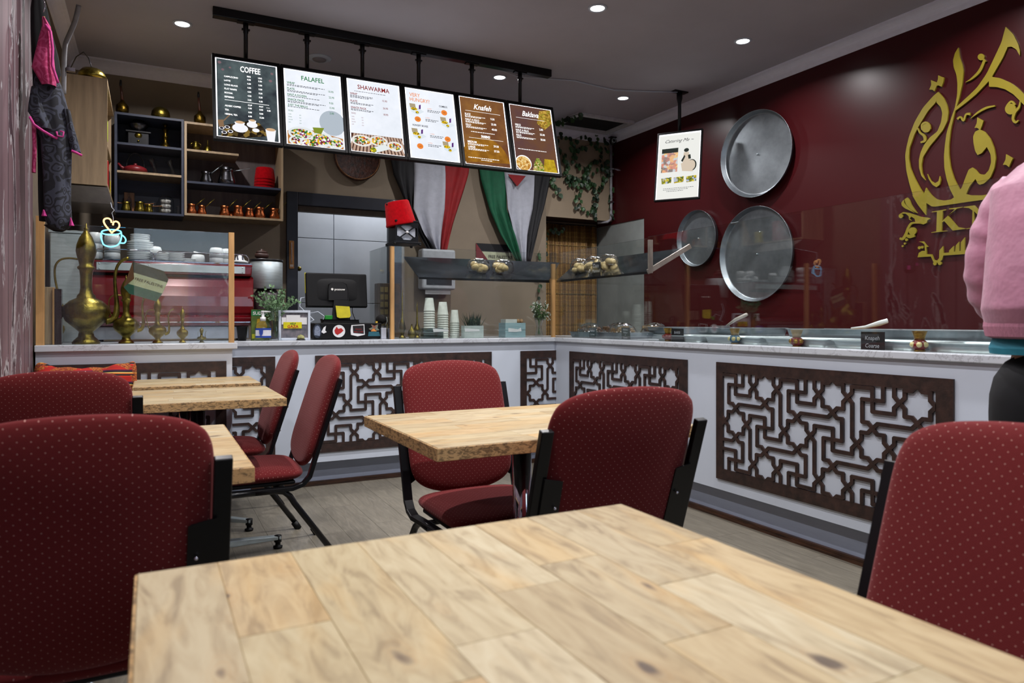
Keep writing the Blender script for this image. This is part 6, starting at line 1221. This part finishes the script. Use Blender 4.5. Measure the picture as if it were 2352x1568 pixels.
flag('draped_flag', 'green, white and black draped flag with a red triangle tip', [320, 410, 480, 540, 602], [(1095, 1152, 1236, 1270), (1106, 1160, 1226, 1262), (1124, 1164, 1222, 1250), (1150, 1182, 1212, 1236), (1186, 1196, 1208, 1217)], [FGR, FWH, FBK], 5.92, [(1166, 400), (1208, 404), (1188, 428)])
pp0 = onY(1093, 558, YB-.004); t = thing('slogan_poster', 'FREE PALESTINE flag poster on the wall behind the flags', 'poster', (pp0.x, YB-.003, pp0.z))
PW, PH = .46, .30
obj('stripe', rbox(0, -.003, -.075, PW, 0, 0), FBK, t); obj('stripe', rbox(0, -.003, -.2, PW, 0, -.075), M('poster_cream', 'c4c8a8', .6), t); obj('stripe', rbox(0, -.003, -.3, PW, 0, -.2), M('poster_green', '1f5a40', .6), t)
obj('triangle', MB().prism([(0, 0), (.12, -.15), (0, -.3)], lambda a, b_, d: (a, -.005+d, b_), .0015), M('poster_red', '7a2a30', .6), t)
m = MB(); put_text(m, lambda a, b_, d: (a, -.0036, b_), 'FREE PALESTINE', .255, -.135, .042, 'C', sx=.85, bold=.02); obj('lettering', m, BLACK, t)
# ================================================================== IVY
IVG = [M('ivy_leaf_dark', '1c3320', .45, var=.3, scale=40), M('ivy_leaf', '2c4c2c', .45, var=.3, scale=40), M('ivy_leaf_pale', '3d6338', .45, var=.3, scale=40)]
def ivleaf(m_): return MB().add([(0, 0, 0), (.36, -.10, -.22), (.42, -.06, -.58), (0, 0, -1.0), (-.42, -.06, -.58), (-.36, -.10, -.22), (0, .03, -.5)], [(0, 6, 1), (1, 6, 2), (2, 6, 3), (3, 6, 4), (4, 6, 5), (5, 6, 0)]).mesh('leaf', m_)
iv = thing('ivy_garland', 'artificial ivy trailing over the beige bulkhead and cornice', 'plant', (0, 0, 0)); rv = random.Random(12)
lms = [ivleaf(m_) for m_ in IVG]
def vine(pts, nl, spread=.035, size=(.045, .062), par=None):
    st = obj('stem', MB().tube(pts, .0022, 5), M('ivy_stem', '4a3c28', .7), iv)
    for k in range(nl):
        f = (k+rv.random()*.6)/nl*(len(pts)-1); i_ = min(len(pts)-2, int(f)); a_ = Vector(pts[i_]).lerp(Vector(pts[i_+1]), f-i_)
        o = obj('leaf', rv.choice(lms), None, iv, a_+Vector((rv.uniform(-spread, spread), -.004-rv.uniform(0, .02), rv.uniform(-spread, spread))), (rv.uniform(-.35, .05), rv.uniform(-.7, .7), rv.uniform(-.4, .4))); s_ = rv.uniform(*size); o.scale = (s_, s_, s_)
YI = YB-.014
def pv(l): return [onY(u, v, YI) for u, v in l]
vine(pv([(1266, 316), (1290, 312), (1315, 322), (1345, 308), (1375, 312), (1402, 325)]), 17)
vine(pv([(1275, 330), (1290, 350), (1300, 375), (1296, 400), (1310, 425)]), 22); vine(pv([(1310, 330), (1325, 345), (1345, 335), (1365, 330), (1385, 345)]), 16)
vine(pv([(1310, 340), (1320, 370), (1345, 385), (1360, 370), (1380, 385)]), 20); vine(pv([(1300, 400), (1330, 418), (1355, 415), (1370, 435), (1365, 465), (1358, 495)]), 34)
vine(pv([(1270, 380), (1272, 420), (1285, 450)]), 12); vine(pv([(1340, 420), (1320, 440), (1325, 465), (1345, 485), (1368, 480)]), 16); vine(pv([(1395, 330), (1402, 370), (1400, 420), (1404, 470), (1402, 495)]), 22)
vine(pv([(1375, 340), (1385, 370), (1380, 400), (1385, 430)]), 15); vine(pv([(1355, 390), (1345, 405), (1320, 410), (1305, 408)]), 18)
hp = [onZ(u, v, ZC-.035) for u, v in [(1262, 284), (1285, 278), (1310, 268), (1335, 260)]]; vine([Vector((min(p.x, 3.47), p.y, p.z)) for p in hp], 13, .02, (.05, .065))
vine([Vector((3.5, 6.22, 2.02)), Vector((3.62, 6.20, 1.98)), Vector((3.8, 6.2, 2.04))], 12, .03, (.04, .05)); vine([Vector((3.5, 6.2, 1.95)), Vector((3.56, 6.2, 1.8)), Vector((3.52, 6.2, 1.6))], 12, .03, (.04, .05)); vine([onY(u, v, YI) for u, v in [(1240, 575), (1232, 600), (1238, 640), (1234, 690)]], 10, .02, (.04, .05))
# ================================================================== BENCH AND KILIM CUSHION
put('bench', 'low dark bench against the coffee counter, under the kilim cushion', 'bench', (-.29, 4.08, 0), [('seat', rbox(-.21, -.12, .40, .19, .16, .45), M('bench_fabric', '3a2220', .8), dict(bevel=.01)), ('leg', rbox(-.19, -.1, 0, -.16, -.07, .4), BLACK), ('leg', rbox(.14, -.1, 0, .17, -.07, .4), BLACK), ('leg', rbox(-.19, .12, 0, -.16, .15, .4), BLACK), ('leg', rbox(.14, .12, 0, .17, .15, .4), BLACK)])
def kilim():
    s = N('kilim_weave'); tc = s.n('ShaderNodeTexCoord'); sp = s.n('ShaderNodeSeparateXYZ'); s.l(tc.outputs['Object'], sp.inputs[0])
    band = s.math('FRACT', s.math('MULTIPLY_ADD', sp.outputs[2], 16., .35)); c = s.ramp(band, [(0, 'a3170f'), (.3, 'c22a14'), (.38, '12121c'), (.52, 'c8641c'), (.6, 'd8b060'), (.68, '141420'), (.82, '5a1038'), (.9, 'b02014')], 'CONSTANT')
    br = s.n('ShaderNodeTexBrick', i_Scale=70., i_Mortar_Size=.03); br.inputs['Color1'].default_value = lin('d88a30'); br.inputs['Color2'].default_value = lin('7a1410'); br.inputs['Mortar'].default_value = lin('15131c')
    mp = s.n('ShaderNodeMapping'); mp.inputs['Rotation'].default_value = (PI/2, 0, 0); s.l(tc.outputs['Object'], mp.inputs[0]); s.l(mp.outputs[0], br.inputs[0])
    s.l(s.mix(s.math('MULTIPLY', s.math('GREATER_THAN', s.noise(s.coord('Object', (1, 1, 1)), 16, 2), .5), .8), c, br.outputs[0]), s.b.inputs['Base Color']); s.b.inputs['Roughness'].default_value = .9; return s.m
cu_ = put('kilim_cushion', 'red kilim patterned cushion propped at the left end of the coffee counter', 'cushion', (-.285, 4.165, .655), [])
cpad = pad(.45, .37, .11, -.02, -.02, .02, 0); cpad.v = [(x, y+.012*math.sin(x*40), z+.03*(abs(x)/.21)**4*(1 if z > 0 else -1)*(abs(z)/.18)+.004*math.sin(x*60)) for x, y, z in cpad.v]; obj('cover', cpad, kilim(), cu_)
cu_.rotation_euler = (math.radians(-8), 0, 0)
# ================================================================== HANGING CLOTHES ON THE LEFT WALL
def cloth_mat(name, base, line, sc_):
    s = N(name); v = s.coord(); d = s.n('ShaderNodeTexNoise', i_Scale=9., i_Detail=2.); s.l(v, d.inputs['Vector'])
    a = s.n('ShaderNodeVectorMath', operation='MULTIPLY_ADD'); s.l(d.outputs['Color'], a.inputs[0]); a.inputs[1].default_value = (.12, .12, .12); s.l(v, a.inputs[2])
    vo = s.n('ShaderNodeTexVoronoi', i_Scale=sc_, feature='SMOOTH_F1'); s.l(a.outputs[0], vo.inputs['Vector']); w_ = s.math('SINE', s.math('MULTIPLY', vo.outputs['Distance'], 26.))
    s.l(s.mix(s.math('MULTIPLY', s.math('GREATER_THAN', w_, .1), .9), base, line), s.b.inputs['Base Color']); s.b.inputs['Roughness'].default_value = .85; s.bump(s.noise(v, 30, 3), .2, .003); return s.m
PAIS = cloth_mat('grey_paisley', '3c404e', '14151b', 22); PINKP = cloth_mat('pink_paisley', 'a82a5e', 'c04a7c', 24); PINKT = M('pink_trim', 'c8388c', .7); BLKC = M('black_cloth', '0d0d10', .85, var=.2)
CYc = 3.86
def cpix(u, v, dy=0): return onY(u, v, CYc+dy)
def garment(t, name, rows, mat, th=.05, dy=0.):
    """rows: (v, u_left, u_right); a closed soft tube of cloth following the outline"""
    n = 22
    def f(i, j):
        q = j/30*(len(rows)-1); a = min(len(rows)-2, int(q)); w_ = q-a; v, u0, u1 = [rows[a][k]*(1-w_)+rows[a+1][k]*w_ for k in range(3)]
        an = 2*PI*i/n; p0, p1 = cpix(u0, v), cpix(u1, v); c = (p0+p1)/2; hw = (p1.x-p0.x)/2
        fold = 1+.12*math.sin(an*5+j*.1)+.06*math.sin(an*9)
        return (c.x+hw*math.cos(an), CYc+dy+th*math.sin(an)*fold*(.6+.4*min(1, hw/.06)), c.z)
    return obj(name, MB().grid(n, 31, f, True, True), mat, t)
t = thing('hanging_garment', 'black garment on a hanger behind the paisley dress', 'clothing', (0, 0, 0), 0)
garment(t, 'cloth', [(-25, 72, 96), (10, 66, 106), (60, 66, 116), (120, 68, 132), (160, 70, 138), (200, 72, 118), (330, 82, 112), (460, 84, 130), (505, 86, 128)], BLKC, .03, .05); obj('hanger_hook', MB().tube([cpix(100, 28, -.0), cpix(104, 14, 0), cpix(102, 4, 0), cpix(98, -6, 0)], .003, 6), CHROME, t)
t = thing('paisley_dress', 'grey and black paisley child dress with pink trim on the left wall', 'clothing', (0, 0, 0), 0)
garment(t, 'body', [(172, 84, 128), (185, 78, 138), (220, 74, 150), (262, 68, 160), (285, 76, 166), (320, 92, 166), (400, 98, 164), (460, 100, 163), (505, 103, 166), (518, 110, 163), (528, 126, 150)], PAIS, .045)
garment(t, 'sleeve', [(255, 146, 162), (290, 152, 170), (325, 158, 180), (352, 164, 187)], PAIS, .03, -.02); garment(t, 'sleeve', [(205, 74, 92), (240, 68, 100), (262, 66, 108), (300, 92, 124)], PAIS, .03, -.03)
obj('trim', MB().tube([cpix(u, v, -.055) for u, v in [(68, 268), (78, 286), (98, 300), (122, 314), (132, 318)]], .006, 8), PINKT, t); obj('trim', MB().tube([cpix(u, v, -.05) for u, v in [(164, 346), (176, 351), (188, 357)]], .006, 8), PINKT, t)
obj('trim', MB().tube([cpix(u, v, -.06) for u, v in [(130, 302), (132, 312), (145, 314), (146, 303), (138, 301)]], .004, 8), PINKT, t); garment(t, 'gusset', [(484, 101, 104), (498, 97, 110)], PINKT, .02, -.03); garment(t, 'gusset', [(502, 163, 165), (520, 160, 172)], PINKT, .02, -.03)
garment(t, 'side_panel', [(280, 74, 84), (340, 76, 86), (398, 74, 84)], PINKP, .02, -.02); garment(t, 'hem', [(518, 100, 163), (524, 108, 158), (531, 122, 146)], BLKC, .04)
t = thing('pink_hood', 'bright pink patterned hooded top over the paisley dress', 'clothing', (0, 0, 0), 0)
garment(t, 'hood', [(52, 100, 108), (70, 100, 120), (100, 92, 124), (140, 82, 127), (165, 76, 130), (185, 88, 133), (205, 100, 132)], PINKP, .04, -.05); obj('neck_edge', MB().tube([cpix(u, v, -.085) for u, v in [(104, 56), (116, 72), (121, 110), (120, 150), (130, 180), (133, 190)]], .006, 8), PINKT, t); obj('hanger_tip', MB().tube([cpix(101, 38, -.05), cpix(103, 60, -.05)], .004, 8), OAKP, t)

# ================================================================== PERSON AT THE COUNTER
PINK = M('pink_puffer_cloth', 'b87c96', .5, var=.10, scale=7, bump=.9, bscale=7, sheen=.2); PINKR = M('pink_rib', 'c08098', .8, var=.1, scale=20, stretch=(12, 12, 1), bump=.4)
JEAN = M('black_trouser_cloth', '0b0c12', .8, var=.2); SKIN = M('skin', 'b58468', .5, var=.05); HAIR = M('dark_hair', '1c120e', .5, var=.3, stretch=(8, 8, 1))
def skin(name, verts, edges, mat, parent, sub=2, root=0):
    me = bpy.data.meshes.new(name); me.from_pydata([v[:3] for v in verts], edges, []); me.materials.append(mat)
    o = bpy.data.objects.new(name, me); C.objects.link(o); o.parent = parent
    md = o.modifiers.new('skin', 'SKIN'); md.use_smooth_shade = True
    sv = me.skin_vertices[0].data
    for i, v in enumerate(verts): sv[i].radius = (v[3], v[4] if len(v) > 4 else v[3]); sv[i].use_root = (i == root)
    m2 = o.modifiers.new('subsurf', 'SUBSURF'); m2.levels = m2.render_levels = sub; return o
ps = thing('person', 'person in a pink quilted jacket and black trousers standing at the display counter', 'person', (2.066, .905, 0), math.radians(-70))
V = [(0, 0, .97, .13, .10), (0, .0, 1.15, .12, .09), (0, .0, 1.33, .14, .10), (0, -.01, 1.45, .06, .055), (0, .01, 1.53, .05, .05), (0, .02, 1.60, .075, .08), (0, .03, 1.68, .08, .095), (0, .02, 1.75, .055, .065),
     (-.14, 0, 1.39, .045), (-.19, .03, 1.20, .035), (-.20, .13, 1.06, .026), (-.17, .19, 1.03, .035, .022), (.16, 0, 1.39, .045), (.24, -.0, 1.18, .035), (.20, .17, 1.09, .026), (.16, .23, 1.09, .035, .022),
     (-.10, 0, .88, .09), (-.11, .01, .50, .055), (-.11, -.01, .09, .035), (-.12, .10, .03, .035, .028), (.10, 0, .88, .09), (.11, .01, .50, .055), (.11, -.01, .09, .035), (.12, .10, .03, .035, .028)]
Ed = [(0, 1), (1, 2), (2, 3), (3, 4), (4, 5), (5, 6), (6, 7), (2, 8), (8, 9), (9, 10), (10, 11), (2, 12), (12, 13), (13, 14), (14, 15), (0, 16), (16, 17), (17, 18), (18, 19), (0, 20), (20, 21), (21, 22), (22, 23)]
n0 = len(V)
for hx, hy, hz, dx, dy, dz, sg in ((-.17, .19, 1.03, .5, .8, -.3, -1), (.16, .23, 1.09, -.6, .8, -.1, 1)):
    hb = 11 if sg < 0 else 15; d = Vector((dx, dy, dz)).normalized(); sd = d.cross(Vector((1, 0, 0) if sg < 0 else (0, 0, 1))).normalized()
    for k in range(5):
        L_ = [.05, .075, .082, .075, .06][k]; off = sd*(k-2)*.018; b_ = Vector((hx, hy, hz))+off+d*.03
        if k == 0: b_ = Vector((hx, hy, hz))+off*1.2; 
        t1 = b_+d*L_*.5; t2 = b_+d*L_*.85+Vector((0, 0, -.012))
        V += [(*b_, .0095), (*t1, .0085), (*t2, .0075)]; q = len(V)-3; Ed += [(hb, q), (q, q+1), (q+1, q+2)]
skin('body', V, Ed, SKIN, ps, 1)
trs = skin('trousers', [(0, 0, 1.03, .19, .14), (0, -.01, .95, .21, .155), (-.10, -.01, .80, .115, .12), (-.11, .01, .52, .075, .08), (-.11, -.01, .10, .06, .06), (.10, -.01, .80, .115, .12), (.11, .01, .52, .075, .08), (.11, -.01, .10, .06, .06)], [(0, 1), (1, 2), (2, 3), (3, 4), (1, 5), (5, 6), (6, 7)], JEAN, ps, 2)
for sx in (-1, 1):
    sh = MB().sph((sx*.115, .04, .045), .05, 16, 10, (.95, 2.3, .9)); sh.v = [(x, y, max(z, 0.)) for x, y, z in sh.v]; obj('shoe', sh, M('white_shoe', 'b8b8b8', .5), ps)
rj = random.Random(2)
def torso(rows, n=40, wr=.01):
    def f(i, j):
        q = j/(44)*(len(rows)-1); a = min(len(rows)-2, int(q)); w_ = q-a; w_ = w_*w_*(3-2*w_); z, rx, ry, cy = [rows[a][k]*(1-w_)+rows[a+1][k]*w_ for k in range(4)]
        an = 2*PI*i/n; p = 1.25; cx_, sy_ = math.cos(an), math.sin(an)
        k = 1+wr*8*(math.sin(an*3+z*14)*.035+math.sin(an*7-z*23)*.022+.03*math.sin(z*42+math.sin(an*2)*2))
        return (rx*math.copysign(abs(cx_)**.85, cx_)*k, cy+ry*math.copysign(abs(sy_)**.9, sy_)*k, z)
    return MB().grid(n, 45, f, True, True)
obj('jacket', torso([(1.035, .19, .155, 0), (1.045, .205, .18, 0), (1.10, .215, .20, -.01), (1.20, .205, .19, -.015), (1.32, .20, .17, -.01), (1.41, .195, .145, -.01), (1.465, .14, .11, -.005), (1.50, .085, .085, 0), (1.53, .07, .075, .005)]), PINK, ps)
obj('hem_band', torso([(1.025, .195, .165, 0), (1.03, .207, .185, 0), (1.055, .212, .19, 0), (1.07, .21, .19, 0)], wr=.002), PINKR, ps); obj('shirt_hem', torso([(.985, .198, .16, 0), (1.0, .2, .162, 0), (1.03, .19, .15, 0), (1.06, .18, .14, 0)], wr=.002), M('teal_shirt', '1f7f96', .7), ps)
for sx, pts, rs in ((-1, [(-.12, -.01, 1.425), (-.15, -.0, 1.38), (-.178, .015, 1.30), (-.194, .03, 1.21), (-.194, .06, 1.14), (-.184, .10, 1.09), (-.178, .115, 1.075)], [.055, .065, .070, .072, .066, .05, .04]), (1, [(.14, -.01, 1.425), (.18, -.01, 1.38), (.22, -.02, 1.30), (.25, -.02, 1.20), (.24, .05, 1.13), (.22, .12, 1.10), (.21, .15, 1.095)], [.055, .065, .072, .076, .072, .055, .042])):
    m = MB(); P_ = []
    R_s = []
    for k in range(len(pts)-1):
        for q in range(5): f = q/5; P_.append(Vector(pts[k]).lerp(Vector(pts[k+1]), f)); R_s.append((rs[k]*(1-f)+rs[k+1]*f)*(1+.055*math.sin(len(P_)*1.9)+.03*math.sin(len(P_)*3.1)))
    P_.append(Vector(pts[-1])); R_s.append(rs[-1]); obj('sleeve', m.tube(P_, R_s, 20), PINK, ps, subsurf=1)
    e = Vector(pts[-1]); d = (e-Vector(pts[-2])).normalized(); obj('cuff', MB().tube([e-d*.01, e+d*.02, e+d*.045], [.044, .042, .036], 18), PINKR, ps)
obj('collar', MB().lathe([(.078, 0), (.082, .02), (.078, .05), (.070, .05), (.072, .0)], (0, 0, 1.50), 28), PINKR, ps)
hm = MB().sph((0, .005, 1.685), .108, 24, 16, (.86, 1.02, 1.12)); hm.v = [(x, min(y, .055) if z < 1.74 else y, z) for x, y, z in hm.v]; obj('hair', hm, HAIR, ps); obj('ponytail', MB().tube([(0, -.09, 1.72), (0, -.14, 1.66), (0, -.13, 1.55), (0, -.12, 1.45)], [.03, .038, .03, .012], 14), HAIR, ps)
for sx in (-1, 1): obj('eye', MB().sph((sx*.032, .107, 1.665), .010, 12, 8), PAPER, ps); obj('ear', MB().sph((sx*.088, .02, 1.66), .024, 10, 8, (.4, .7, 1.2)), SKIN, ps)
obj('nose', MB().sph((0, .125, 1.64), .014, 10, 8, (.8, 1, 1.5)), SKIN, ps); obj('mouth', MB().sph((0, .112, 1.605), .02, 10, 6, (1.1, .3, .3)), M('lips', '9a4a48', .5), ps)
